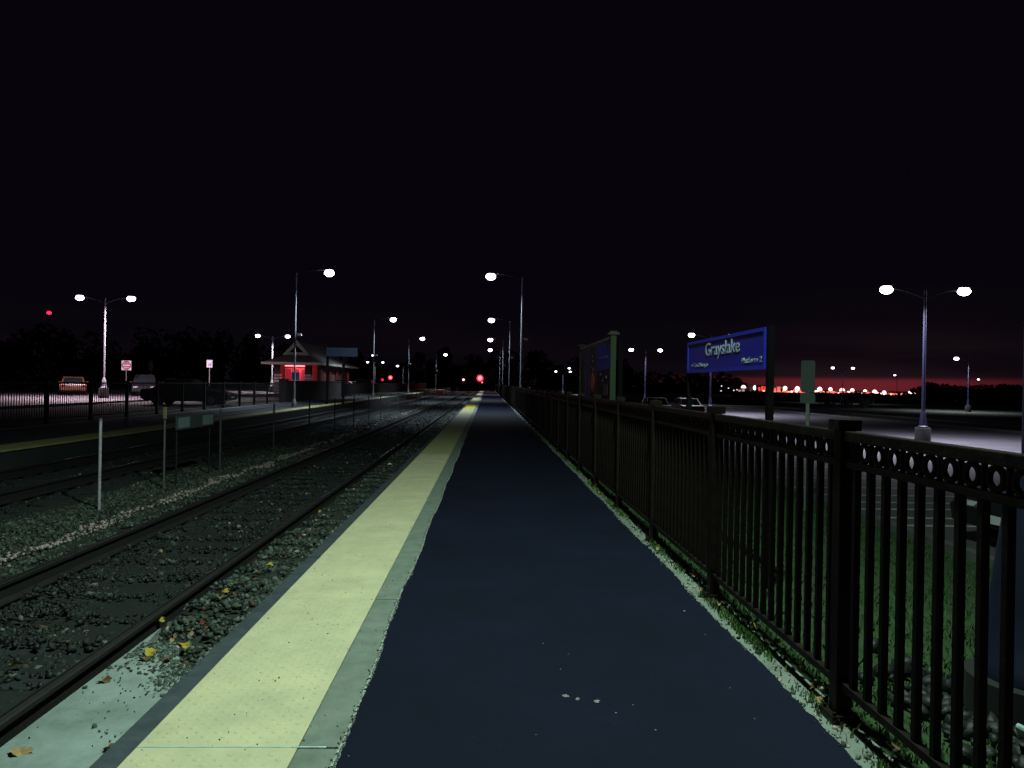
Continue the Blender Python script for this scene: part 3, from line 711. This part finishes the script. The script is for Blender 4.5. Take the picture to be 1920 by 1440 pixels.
poster(.2, 1.75, zB + .05, zT - .1, 'poster_night_scene', (.014, .013, .016))
poster(2.0, 2.75, zB + .05, zT - .1, 'poster_dark_green', (.022, .030, .024))
poster(2.85, 3.4, zB + .05, zT - .1, 'poster_violet', (.09, .07, .30))
poster(3.45, Wk - .2, zB + .05, zT - .1, 'poster_grey_violet', (.09, .08, .15))
poster(.2, 1.75, zT - .58, zT - .1, 'poster_blue_header', (.03, .05, .55), 'blue_header', -.022)
for i in range(5): poster(.45 + i * .21, .60 + i * .21, zT - .37, zT - .33, 'poster_text_tint', (.10, .12, .32), 'print_line', -.0275)
b = MB(); vs = [(-.027, 2.32 + .26 * math.cos(t / 12 * 6.283), zB + .37 + .20 * math.sin(t / 12 * 6.283)) for t in range(12)]
b.add(vs + [(v[0] + .004, v[1], v[2]) for v in vs], [tuple(range(12))] + [(i, (i + 1) % 12, 12 + (i + 1) % 12, 12 + i) for i in range(12)]); b.build('orange_print', mat('orange_print', (.75, .11, .03), .5, .2, 6), kb)
for (yy, zz, s_) in [(2.1, .75, .03), (2.25, .72, .03), (2.4, .78, .03), (2.2, .9, .05), (2.3, 1.0, .04), (.5, .55, .05), (.9, .5, .035), (1.2, .62, .03)]:
    poster(yy, yy + s_ * 2.4, zB + zz - .12, zB + zz - .12 + s_, 'white_print', (.38, .36, .42), 'print_spot', -.0275)
poster(.35, .85, zB + .12, zB + .32, 'grey_inset_print', (.10, .08, .09), 'print_block', -.0275)
b = MB(); b.box(.085, .16, -.09, .0, -.4, zT - .1); tag(b.build('dark_post', m_black), None).location = (KX, y0, 0)
bpy.data.objects['dark_post'].parent = None; tag(bpy.data.objects['dark_post'], 'thin dark post right against the green poster board', 'post')

# ------------------------------------------------------------------ road signs
def rsign(px, py, Y, zg, w_, h_, label, face, rz=0, shape='rect', extra=None, name='road_sign'):
    p = at_Y(px, py, Y); t = empty(name, (p.x, Y, zg), rz, label, 'sign'); zc = p.z - zg
    b = MB(); b.box(-.025, .025, .006, .03, 0, zc + h_ / 2); b.build('post', m_gal, t)
    b = MB()
    if shape == 'rect': b.box(-w_ / 2, w_ / 2, -.004, .004, zc - h_ / 2, zc + h_ / 2)
    else: b.tube((0, -.004, zc), (0, .004, zc), w_ / 2, n=20)
    b.build('plate', face, t)
    if extra: extra(t, zc)
    return t
m_ws = mat('reflective_white', (.50, .49, .54), .45, .04, 5, emit=None); m_rs = mat('sign_red', (.28, .02, .045), .5, .1, 5); m_back = mat('sign_back', (.045, .062, .062), .5, .15, 6)
def dne(t, zc):
    b = MB(); b.tube((0, -.006, zc), (0, -.012, zc), .36, n=24); b.build('red_disc', m_rs, t)
    b = MB(); b.box(-.27, .27, -.018, -.013, zc - .055, zc + .055); b.build('white_bar', m_ws, t)
    for s_, z_ in (('DO NOT', .12), ('ENTER', -.24)):
        o, w2 = text_mesh(s_, .15, 'lettering', m_ws, t, .002, .002); o.rotation_euler = (R(90), 0, 0); o.location = (-w2 / 2, -.0135, zc + z_)
rsign(237, 685, 60, -.06, .76, .76, 'square do not enter sign with red disc left of the black car', m_ws, 0, extra=dne)
def whb(t, zc):
    b = MB(); b.box(-.12, .12, -.010, -.006, zc - .17, zc + .02); b.build('blue_symbol', mat('symbol_grey', (.25, .25, .4), .5, .1, 5), t)
rsign(393, 682, 56, -.06, .42, .56, 'small white rectangular parking sign over the black car', m_ws, 0, extra=whb)
rsign(283, 685, 70, -.06, .42, .85, 'dim grey back of a narrow sign behind the windscreen', m_back, 0)
rsign(87, 678, 75, -.06, .70, .70, 'dim round backed sign left of the tall twin lamp', m_back, 0, 'disc')
rsign(66, 692, 82, -.06, .80, .62, 'very faint round sign low at the far left, right one of three', m_back, 0, 'disc')
rsign(40, 692, 84, -.06, .70, .62, 'very faint round sign low at the far left, middle of three', m_back, 0, 'disc')
rsign(7, 697, 84, -.06, .70, .62, 'very faint round sign cut by the left picture edge', m_back, 0, 'disc')
t = empty('road_sign', (at_Y(1516, 700, 13).x, 13, LOTZ), R(-38), 'narrow grey green sign back on a post right of the station sign', 'sign')
def rr(w_, z0, z1, off):
    b = MB(); r = .035; pts = []
    for cx, cz, a0 in ((w_ / 2 - r, z1 - r, 0), (-w_ / 2 + r, z1 - r, 90), (-w_ / 2 + r, z0 + r, 180), (w_ / 2 - r, z0 + r, 270)):
        for k in range(5): a_ = R(a0 + k * 22.5); pts.append((cx + r * math.cos(a_), cz + r * math.sin(a_)))
    n = len(pts); b.add([(x, off - .003, z) for x, z in pts] + [(x, off + .003, z) for x, z in pts], [tuple(range(n)), tuple(range(2 * n - 1, n - 1, -1))] + [(i, (i + 1) % n, n + (i + 1) % n, n + i) for i in range(n)]); return b
zt = at_Y(1516, 676, 13).z - LOTZ; zm = at_Y(1516, 737, 13).z - LOTZ; z3 = at_Y(1516, 756, 13).z - LOTZ
rr(.24, zm + .01, zt, -.03).build('plate', m_back, t); rr(.26, z3, zm, -.03).build('lower_plate', m_back, t)
b = MB(); b.box(-.03, .03, -.025, .015, 0, zt - .05); b.build('post', m_gal, t)

# blue sign over the far platform
p = at_Y(641, 661, 45)
t = empty('platform_sign', (p.x, 45, 0), R(-6), 'dull blue board on posts over the far platform by the depot roof', 'sign')
b = MB(); b.box(-.97, .97, -.03, .03, p.z - .24, p.z + .24); b.build('board', mat('dull_blue', (.009, .019, .042), .5, .15, 4), t)
b = MB(); b.box(-1.0, 1.0, -.035, .035, p.z + .242, p.z + .28); b.build('top_trim', mat('dull_blue_trim', (.025, .045, .08), .5, .15, 4), t)
for x in (-.9, .1): b = MB(); b.box(x - .07, x + .07, .032, .14, 0, p.z + .2); b.build('post', m_black, t)

# ------------------------------------------------------------------ depot
dp = empty('depot_building', (-16.5, 71.5, -.05), label='small brick depot with a flared pale hip roof and red lit windows', cat='building')
m_brick = mat('depot_brick', (.20, .115, .095), .9, .3, 5); m_stone = mat('pale_pier_stone', (.48, .42, .42), .85, .2, 5)
m_roof = mat('roof_shingle', (.22, .20, .20), .9, .25, 3); m_trim = mat('cream_trim', (.62, .60, .52), .7, .1, 5)
m_redw = emat('red_lit_glass', (.75, .03, .06), .36); m_redl = emat('red_neon', (1, .10, .12), 7)
hx, hy = 1.75, 7.6
b = MB(); b.box(-hx, hx, -hy + 1.2, hy, 0, 2.85); b.build('wall', m_brick, dp)
ez, mz, tz = 2.95, 3.68, 4.85
ex, ey = 2.55, 8.6
rf = MB(); mx, my = 1.05, 7.0
E = [(-ex, -ey, ez), (ex, -ey, ez), (ex, ey, ez), (-ex, ey, ez)]; Mi = [(-mx, -my, mz), (mx, -my, mz), (mx, my, mz), (-mx, my, mz)]
T = [(0, -my - .1, tz), (0, my + .1, tz)]
rf.add(E + Mi + T, [(0, 1, 5, 4), (1, 2, 6, 5), (2, 3, 7, 6), (3, 0, 4, 7), (5, 6, 9, 8), (7, 4, 8, 9), (4, 5, 8), (6, 7, 9), (3, 2, 1, 0)])
rf = rf.build('roof', m_roof, dp)
b = MB()
b.box(-ex - .03, ex + .03, -ey - .05, -ey - .002, ez - .16, ez + .04); b.box(-ex - .03, ex + .03, ey + .002, ey + .05, ez - .16, ez + .04)
b.box(-ex - .05, -ex - .002, -ey, ey, ez - .16, ez + .04); b.box(ex + .002, ex + .05, -ey, ey, ez - .16, ez + .04); b.build('fascia', m_trim, dp)
b = MB()                                                             # white gable triangle with a dark vent
y_ = -my - .32
A = [(-1.18, y_, mz - .05), (1.18, y_, mz - .05), (0, y_, tz + .10)]; B_ = [(-.62, y_, mz + .20), (.62, y_, mz + .20), (0, y_, tz - .38)]
b.add(A + B_ + [(x, y_ + .12, z) for x, y, z in A + B_], [(0, 1, 4, 3), (1, 2, 5, 4), (2, 0, 3, 5), (6, 9, 10, 7), (7, 10, 11, 8), (8, 11, 9, 6), (0, 6, 7, 1), (1, 7, 8, 2), (2, 8, 6, 0), (3, 4, 10, 9), (4, 5, 11, 10), (5, 3, 9, 11)])
b.build('gable_trim', m_trim, dp)
b = MB(); b.add([(-.8, y_ + .13, mz), (.8, y_ + .13, mz), (0, y_ + .13, tz - .1), (-.8, y_ + .3, mz), (.8, y_ + .3, mz), (0, y_ + .3, tz - .1)], [(0, 1, 2), (3, 5, 4), (0, 3, 4, 1), (1, 4, 5, 2), (2, 5, 3, 0)]); b.build('vent', m_black, dp)
for x in (-1.5, 1.1, 2.05):                                          # banded pale piers of the porch
    pr_ = MB(); w_ = .52 if x < 2 else .3
    pr_.box(x - w_ / 2, x + w_ / 2, -hy - .05, -hy + .45, 0, 2.78); po = pr_.build('pier', m_dbr, dp)
    if x < 2:
        for k in range(7): q = MB(); q.box(x - w_ / 2 - .02, x + w_ / 2 + .02, -hy - .08, -hy + .3, .30 + k * .25, .48 + k * .25); q.build('stone_course', m_stone, po)
for x in (-.85, -.15, .5):
    w1 = MB(); w1.box(x - .30, x + .30, -hy + 1.10, -hy + 1.198, .3, 2.5); fr = w1.build('window', m_trim, dp)
    w2 = MB(); w2.box(x - .25, x + .25, -hy + 1.09, -hy + 1.098, .36, 2.44); w2.build('pane', m_redw, fr)
for k in range(5):
    yy = -hy + 2.2 + k * 2.9
    w1 = MB(); w1.box(hx + .002, hx + .06, yy, yy + 1.3, .7, 2.4); fr = w1.build('window', m_dbr, dp)
    w2 = MB(); w2.box(hx + .062, hx + .07, yy + .08, yy + 1.22, .78, 2.32); w2.build('pane', emat('dim_red_glass', (.6, .03, .05), .07), fr)
b = MB(); b.tube((-.9, -hy + .2, 2.70), (1.0, -hy + .2, 2.70), .045, n=8); b.build('neon_tube', m_redl, dp)
point((0, -hy + .3, 2.5), 70, (1, .08, .10), .2, dp)
b = MB(); b.box(-.25, .25, -.3, .3, 4.3, 5.15); ch = b.build('chimney', m_brick, rf); ch.location = (.1, 3, 0)
p = at_Y(554, 710, 60); t = empty('notice_stand', (p.x, 60, 0), 0, 'small blue and white notice stand in front of the red lit porch', 'sign')
b = MB(); b.box(-.32, .32, -.03, .03, 1.45, 2.05); b.build('blue_panel', mat('notice_blue', (.02, .05, .30), .5, .1, 5), t)
b = MB(); b.box(-.26, .26, -.045, -.031, .95, 1.42); b.build('white_panel', m_ws, t)
b = MB(); b.box(-.04, .04, .0, .06, 0, 1.44); b.build('post', m_gal, t)
# equipment cabinet
t = empty('equipment_cabinet', (-14.6, 88, -.05), 0, 'dark navy equipment cabinet beyond the depot', 'cabinet')
b = MB(); b.box(-.9, .9, -.5, .5, .12, 1.72); b.build('body', mat('navy_cabinet', (.012, .013, .03), .4, .2, 4), t, bevel=.08)
b = MB(); b.box(-.95, .95, -.55, .55, -.05, .11); b.build('plinth', m_conc, t)
for x in (-.42, .42): b = MB(); b.box(x - .38, x + .38, -.515, -.503, .2, 1.6); d_ = b.build('door', mat('navy_cabinet', (0, 0, 0)), t); b = MB(); b.box(x * .2 - .02, x * .2 + .02, -.55, -.516, .8, 1.0); b.build('handle', m_gal, d_)

# ------------------------------------------------------------------ cars
m_glass = mat('car_glass', (.02, .025, .03), .08, .1, 3, spec=.8); m_tyre = mat('tyre', (.012, .012, .012), .9, .1, 5); m_rim = mat('wheel_rim', (.3, .3, .32), .35, .1, 5, metal=.7)
m_hl = mat('headlamp_glass', (.5, .52, .55), .15, .05, 5); m_tl = mat('tail_lamp_red', (.25, .01, .01), .2, .05, 5)
def car(x, y, z, rz, c, label, nm, suv=False, group=None):
    t = empty('parked_car', (x, y, z), rz, label, 'car', group); paint = mat(nm, c, .28, .06, 3, spec=.6)
    hw = .90; roof = 1.72 if suv else 1.44; belt = 1.02 if suv else .92
    P = [(-2.25, .38), (-2.3, .62), (-2.22, belt - .06), (-1.75, belt), (.75, belt), (1.55, belt - .10), (2.15, belt - .22), (2.3, .60), (2.26, .35), (1.9, .24)]
    # wheel arches cut into the sill
    for cx in (1.40, -1.38):
        for k in range(7): a_ = R(180 * k / 6); P.append((cx + .38 * math.cos(a_), .24 + .36 * math.sin(a_) * 1.05))
    P.append((-1.95, .24))
    n = len(P); b = MB()
    rows = [(-hw + .06, .985), (-hw, 1), (hw, 1), (hw - .06, .985)]
    vs = []
    for yy, k in rows: vs += [(px_ * k, yy, .55 + (pz - .55) * (k if k == 1 else .97)) for px_, pz in P]
    fs = [(r_ * n + i, r_ * n + (i + 1) % n, (r_ + 1) * n + (i + 1) % n, (r_ + 1) * n + i) for r_ in range(3) for i in range(n)]
    fs += [tuple(range(n)), tuple(range(4 * n - 1, 3 * n - 1, -1))]
    b.add(vs, fs); b.build('body', paint, t, smooth=True)
    rb = -1.95 if suv else -1.75; rt_ = -1.75 if suv else -1.05; fb, ftp = 1.0, .25
    def cab(i, z0=0, nm_='cabin', mt_=paint):
        q = MB(); o_ = i
        bot = [(rb, -hw + .06), (fb, -hw + .06), (fb, hw - .06), (rb, hw - .06)]; top = [(rt_, -hw + .2), (ftp, -hw + .2), (ftp, hw - .2), (rt_, hw - .2)]
        q.add([(a_, c_, belt - .03) for a_, c_ in bot] + [(a_, c_, roof) for a_, c_ in top], [(0, 1, 5, 4), (1, 2, 6, 5), (2, 3, 7, 6), (3, 0, 4, 7), (4, 5, 6, 7), (3, 2, 1, 0)])
        return q.build(nm_, mt_, t, bevel=.045)
    cab(0)
    def quad(nm_, p4, mt_, off):
        q = MB(); v = [Vector(p) for p in p4]; nn = (v[1] - v[0]).cross(v[2] - v[0]).normalized()
        if nn.dot(sum(v, Vector()) / 4 - Vector((-.4, 0, 1.1))) < 0: nn = -nn
        q.add([p + nn * (off + .004) for p in v] + [p + nn * -.01 for p in v], [(0, 1, 2, 3), (7, 6, 5, 4), (0, 4, 5, 1), (1, 5, 6, 2), (2, 6, 7, 3), (3, 7, 4, 0)]); return q.build(nm_, mt_, t)
    def lerp(a_, b_, u): return tuple(a_[i] + (b_[i] - a_[i]) * u for i in range(3))
    def pane(nm_, B0, B1, T0, T1, u0, u1, v0=.14, v1=.86):
        L0 = lerp(B0, B1, u0); L1 = lerp(B0, B1, u1); U0 = lerp(T0, T1, u0); U1 = lerp(T0, T1, u1)
        quad(nm_, [lerp(L0, U0, v0), lerp(L1, U1, v0), lerp(L1, U1, v1), lerp(L0, U0, v1)], m_glass, .003)
    for s in (-1, 1):
        B0, B1 = (rb, s * (hw - .06), belt), (fb, s * (hw - .06), belt); T0, T1 = (rt_, s * (hw - .2), roof), (ftp, s * (hw - .2), roof)
        for u0, u1 in ((.10, .34), (.37, .63), (.66, .93)): pane('side_window', B0, B1, T0, T1, u0, u1)
    pane('windscreen', (fb, -hw + .06, belt), (fb, hw - .06, belt), (ftp, -hw + .2, roof), (ftp, hw - .2, roof), .07, .93, .10, .90)
    pane('rear_window', (rb, -hw + .06, belt), (rb, hw - .06, belt), (rt_, -hw + .2, roof), (rt_, hw - .2, roof), .08, .92, .15, .85)
    for cx in (1.40, -1.38):
        for s in (-1, 1):
            q = MB(); q.tube((cx, s * (hw - .21), .32), (cx, s * (hw - .005), .32), .32, n=18); wh = q.build('wheel', m_tyre, t, smooth=True)
            q = MB(); q.tube((cx, s * (hw - .004), .32), (cx, s * (hw + .008), .32), .20, .17, n=14); q.build('rim', m_rim, wh)
    for s in (-1, 1):
        q = MB(); q.box(2.18, 2.275, s * .62 - .17, s * .62 + .17, belt - .36, belt - .24); q.build('headlight', m_hl, t)
        q = MB(); q.box(-2.30, -2.23, s * .68 - .14, s * .68 + .14, belt - .30, belt - .12); q.build('tail_light', m_tl, t)
        q = MB(); q.box(.72, .86, s * (hw + .08) - .08, s * (hw + .08) + .08, belt + .02, belt + .14); q.build('mirror', paint, t)
    q = MB(); q.box(2.285, 2.30, -.26, .26, .42, .54); q.build('number_plate', m_ws, t)
    return t
car(-16.35, 41.2, -.06, R(3), (.010, .010, .012), 'black parked car, dark against the lit car park behind the picket fence', 'black_car_paint')
car(-33.8, 61.5, -.05, R(118), (.17, .08, .045), 'car with its pale orange roof lit under the tall left twin lamp', 'orange_car_paint')
car(-28.3, 62, -.05, R(294), (.028, .028, .032), 'grey car with its windscreen frame catching light just right of the do not enter sign', 'grey_car_paint', True)
car(-47, 76, -.05, R(20), (.012, .02, .10), 'dark blue car at the far left of the car park', 'blue_car_paint', True)
car(-17.0, 93, -.05, R(-20), (.55, .55, .56), 'pale car half hidden between the depot and the cabinet', 'silver_car_paint')
car(9.6, 10.6, LOTZ, R(186), (.012, .012, .014), 'black car parked on the stall lines behind the railing at the right', 'black_van_paint')
for i, (x, y, rz, c) in enumerate([(13.2, 58, 88, (.02, .02, .025)), (15.9, 59, 92, (.05, .02, .02)), (10.4, 66, 85, (.02, .025, .03)), (12.5, 80, 90, (.15, .15, .16))]):
    car(x, y, LOTZ, R(rz), c, ['dark car glinting left of the station sign post', 'dark red car parked right of the other dark cars', 'dark car farther down the right lot, left of the pair', 'grey car farthest down the right lot'][i], 'lot_car_paint_' + 'abcd'[i], group='cars parked in the right lot')

# ------------------------------------------------------------------ signals and far lights
def signal(px, py, Y, label, c, s, r, zg=-.3):
    p = at_Y(px, py, Y); t = empty('railway_signal', (p.x, Y, zg), 0, label, 'signal'); z = p.z - zg
    b = MB(); b.tube((0, .25, 0), (0, .25, z + .6), .07, n=8); b.build('mast', m_black, t)
    b = MB(); b.box(-r - .2, r + .2, .06, .2, z - .95, z + r + .2); b.build('backboard', m_black, t)
    b = MB(); b.tube((0, .055, z), (0, -.02, z), r, n=20); le = b.build('lens', emat('signal_outer_' + label[:4], (c[0], c[1] * .3, c[2] * .35), min(1.1, s)), t)  # wide deep-coloured disc stands for the glow round the core
    if s > 2: b = MB(); b.tube((0, -.021, z), (0, -.03, z), r * .62, n=16); b.build('lens_core', emat('signal_' + label[:4], c, s), le)
    b = MB(); n = 12; vs = []
    for k in range(n + 1):
        a_ = R(-20 + 220 * k / n); vs += [((r + .04) * math.cos(a_), .05, z + (r + .04) * math.sin(a_)), ((r + .04) * math.cos(a_), -.25, z + (r + .04) * math.sin(a_))]
    b.add(vs, [(2 * k, 2 * k + 1, 2 * k + 3, 2 * k + 2) for k in range(n)]); b.build('hood', m_black, t)
    return t, p
t, p = signal(900, 709, 165, 'bright red railway signal at the end of the platform', (1, .10, .13), 4.5, .75)
b = MB(); b.tube((.5, .05, p.z + .3 - .95), (.5, -.02, p.z + .3 - .95), .16, n=12); b.build('small_lens', emat('small_red', (1, .08, .1), 5), t)
point((0, -.6, p.z + .3), 900, (1, .03, .06), .4, t)
t, p = signal(869, 712, 170, 'pinkish white signal between the tracks far away', (1, .62, .66), 6, .28)
point((0, -.6, p.z + .3), 60, (1, .5, .55), .2, t)
t, p = signal(732, 708, 150, 'small red signal left of the track beyond the cabinet', (1, .12, .15), 4, .45, -.05)
t, p = signal(717, 712, 120, 'dim orange lamp just left of the small red signal', (.9, .16, .08), .9, .22, -.05)
t = empty('marker_stub', (at_Y(833, 741, 95).x, 95, -.42), 0, 'short white marker stub beside the near track', 'post')
b = MB(); b.tube((0, 0, 0), (0, 0, 1.2), .06, n=8); b.build('shaft', m_white, t)
# red beacon mast
p = at_Y(92, 588, 320)
t = empty('radio_mast', (p.x, 320, -1), 0, 'distant mast carrying a red beacon at the upper left', 'mast')
b = MB()
for a_, c_ in ((-.5, -.3), (.5, -.3), (0, .55)): b.tube((a_ * 2, c_ * 2, 0), (a_ * .5, c_ * .5, p.z + .6), .06, n=5)
for k in range(10):
    z = k * (p.z + .4) / 10; u = 1 - .75 * k / 10
    b.tube((-u, -.6 * u, z), (u, -.6 * u, z + 2.4), .03, n=4); b.tube((u, -.6 * u, z), (0, 1.1 * u, z + 2.4), .03, n=4)
b.build('lattice', m_headb, t)
b = MB(); b.lathe([(.35, p.z + .7), (.85, p.z + .9), (.9, p.z + 1.5), (.5, p.z + 2.0)], 12); b.build('beacon', emat('beacon_red', (.9, .015, .06), 3), t)

# lit commercial strip on the horizon, right
lot_l = [(1394, 727), (1417, 727), (1472, 728), (1495, 729), (1537, 730), (1557, 730), (1579, 733), (1598, 732), (1622, 734), (1640, 735), (1658, 736), (1706, 736), (1717, 738)]
NTH = 'first second third fourth fifth sixth seventh eighth ninth tenth eleventh twelfth thirteenth'.split()
for i, (px, py) in enumerate(lot_l):
    Y = 255 - i * 3; p = at_Y(px, py, Y); big = px < 1670
    t = empty('flood_lamp', (p.x, Y, -3), 0, NTH[i] + ' white flood lamp on the glowing horizon strip, counted from the left', 'lamp post', 'white flood lamps of the distant glowing strip')
    b = MB(); b.tube((0, 0, 0), (0, 0, p.z + 3), .09, n=6); b.build('pole', m_headb, t)
    b = MB(); q_ = random.uniform(.55, .9) if big else .45; b.lathe([(.3 * q_, p.z + 3 - q_), (.85 * q_, p.z + 3 - .6 * q_), (q_, p.z + 3), (.8 * q_, p.z + 3 + .6 * q_), (.3 * q_, p.z + 3 + q_)], 10); b.build('lens', emat('flood_white' if i % 3 else 'flood_pink', (1, .86, .84) if i % 3 else (1, .55, .5), 3.0), t)
    if i % 2 == 0: point((0, 0, p.z + 2.2), 1500, (1, .45, .42), .3, t)
k = 0
for i in range(78):
    px = 1432 + i * 3.7 + random.uniform(-3, 3); py = 733.5 + (px - 1432) * .026 + random.uniform(-1.2, 1.8)
    Y = random.uniform(205, 235); p = at_Y(px, py, Y)
    t = empty('low_lamp', (p.x, Y, -3), 0, None, 'lamp')
    b = MB(); b.tube((0, 0, 0), (0, 0, p.z + 2.9), .05, n=5); b.build('stem', m_headb, t)
    s_ = random.uniform(.25, .6); b = MB(); b.lathe([(s_ * .6, p.z + 2.9), (s_, p.z + 3.0 + s_ * .3), (s_ * .6, p.z + 3 + s_)], 8)
    nm, c_ = random.choice([('tiny_red', (1, .10, .08)), ('tiny_amber', (1, .35, .10)), ('tiny_pink', (1, .55, .45)), ('tiny_red', (1, .10, .08))]); b.build('bulb', emat(nm, c_, 2.6), t); cn = nm[5:]; tag(t, 'tiny ' + cn + ' lamp low on the glowing horizon strip', group='tiny ' + cn + ' lamps low on the distant glowing strip')
def store(px0, px1, py0, py1, Y, label, c, s, n=6):
    a_ = at_Y(px0, py0, Y); b_ = at_Y(px1, py1, Y); w_ = b_.x - a_.x; h_ = a_.z - b_.z
    t = empty('lit_store', (a_.x, Y, b_.z), 0, label, 'building')
    b = MB(); b.box(-.3, w_ + .3, .1, 12, -3, h_ + .25); b.build('wall', m_dbr, t)
    b = MB(); b.box(-.5, w_ + .5, -.6, 12.2, h_ + .252, h_ + .45); b.build('roof', m_headb, t)
    for k in range(n):
        q = MB(); q.box(w_ * k / n + .15, w_ * (k + 1) / n - .15, .03, .095, .1 + .1 * (k % 2), h_ * (1 if k % 3 else .8)); q.build('window', emat('store_' + label[:6], c, s * 1.6), t)
store(1421, 1438, 724, 735, 250, 'red lit store front left of the station sign post', (.75, .05, .04), .9, 3)
store(1449, 1463, 725, 736, 250, 'orange lit store front right of the station sign post', (.75, .10, .05), .8, 2)
store(1384, 1397, 730, 735, 250, 'small pink lit shed at the left end of the glow', (.8, .5, .5), .35, 2)
store(1590, 1632, 736, 741, 230, 'wide amber lit forecourt in the middle of the glow', (1, .45, .28), 1.4, 9)
store(1645, 1674, 737, 742, 230, 'narrow red lit forecourt right of the wide amber one', (1, .22, .14), 1.0, 6)
store(1696, 1718, 741.5, 745, 220, 'low red lit forecourt at the right end of the glow', (1, .12, .10), .8, 4)
for i, (px, py) in enumerate([(1353, 724), (1366, 728), (1352, 733), (1376, 732), (1382, 731), (1745, 740), (993, 728), (1001, 730)]):
    p = at_Y(px, py, 200); t = empty('window_lamp', (p.x, 200, -3), 0, 'faint white speck of a lamp on the dark horizon', 'lamp', 'faint white lamps scattered on the dark horizon')
    b = MB(); b.tube((0, 0, 0), (0, 0, p.z + 2.9), .05, n=5); b.build('stem', m_headb, t)
    b = MB(); b.lathe([(.1, p.z + 2.9), (.22, p.z + 3.0), (.12, p.z + 3.15)], 8); b.build('bulb', emat('faint_white', (1, .9, .9), 1.2 if i != 5 else 5), t)

# ------------------------------------------------------------------ dark woods and shrubs
m_leaf = [mat('night_leaf', (.035, .05, .025), .9, .4, .3), mat('night_leaf_dark', (.025, .038, .02), .9, .4, .3)]
def foliage(cs, nper, q, name, label, cat, kind='stuff', parent=None):
    Cn = np.array([c[:3] for c in cs]); Rr = np.array([c[3:6] for c in cs]); n = len(cs) * nper
    idx = np.repeat(np.arange(len(cs)), nper); u = rng.normal(size=(n, 3)); u /= np.linalg.norm(u, axis=1)[:, None]
    u *= (.35 + .7 * rng.random(n) ** .5)[:, None]; c = Cn[idx] + u * Rr[idx]
    a = rng.normal(size=(n, 3)); a /= np.linalg.norm(a, axis=1)[:, None]; b_ = np.cross(a, rng.normal(size=(n, 3))); b_ /= np.linalg.norm(b_, axis=1)[:, None]
    s = q * rng.uniform(.6, 1.3, (n, 1)); V = np.stack([c - a * s, c + b_ * s * .6, c + a * s, c - b_ * s * .6], 1).reshape(-1, 3)
    o = npmesh(name, V, np.arange(n * 4).reshape(-1, 4), 4, m_leaf, parent, mi=rng.integers(0, 2, n)); return tag(o, label, cat, kind=kind)
def wood(px0, px1, Y, hlo, hhi, n, name, label, q=.8):
    cs = []
    for i in range(n):
        px = px0 + (px1 - px0) * (i + random.random()) / n; p = at_Y(px, 720, Y + random.uniform(-12, 12)); h = random.uniform(hlo, hhi)
        for k in range(3): r = random.uniform(2.2, 4.2); cs.append((p.x + random.uniform(-3, 3), p.y, -1 + h * (.3 + .27 * k), r, r, h * .28))
    foliage(cs, 90, q, name, label, 'woods')
wood(-60, 500, 230, 8, 17, 40, 'left_woods', 'black wood along the horizon behind the left car park')
wood(500, 1180, 330, 7, 16, 46, 'middle_woods', 'black wood closing the end of the tracks', 1.1)
wood(1180, 1400, 280, 3, 8, 16, 'right_woods', 'low black wood behind the blue station sign')
wood(1400, 1760, 185, .7, 1.5, 30, 'low_hedge', 'low black scrub below the glowing horizon strip', .5)
wood(1740, 2000, 190, 2.6, 4.2, 22, 'far_right_woods', 'low black wood at the right end of the horizon', .5)
def tree(px, Y, h, w_, label):
    p = at_Y(px, 720, Y); t = empty('dark_tree', (p.x, Y, -1), 0, label, 'tree')
    b = MB(); b.tube((0, 0, 0), (.05, 0, h * .6), .16, .07, n=8); b.tube((0, 0, h * .35), (w_ * .4, 0, h * .7), .06, .03, n=6); b.tube((0, 0, h * .4), (-w_ * .4, .3, h * .72), .06, .03, n=6); b.build('trunk', m_headb, t)
    cs = [(random.uniform(-w_, w_) * .5, random.uniform(-w_, w_) * .4, h * random.uniform(.5, .85), w_ * .4, w_ * .4, h * .18) for _ in range(9)]
    o = foliage(cs, 160, .22, 'crown', None, None, None, t)
tree(1742, 150, 4.3, 2.6, 'small round dark tree right of the nearest twin lamp pole')
tree(1880, 150, 4.0, 3.6, 'broad dark tree at the right end of the red glow')
for i, px in enumerate((1552, 1588, 1622)):
    p = at_Y(px, 760, 92); t = empty('shrub', (p.x, 92, LOTZ), 0, 'low dark shrub beyond the right car park, ' + ('left', 'middle', 'right')[i] + ' of three', 'shrub')
    b = MB(); b.tube((0, 0, 0), (0, 0, .7), .05, n=6); b.build('stem', m_headb, t)
    foliage([(random.uniform(-.8, .8), random.uniform(-.5, .5), random.uniform(.4, .9), .7, .6, .5) for _ in range(5)], 120, .10, 'foliage', None, None, None, t)
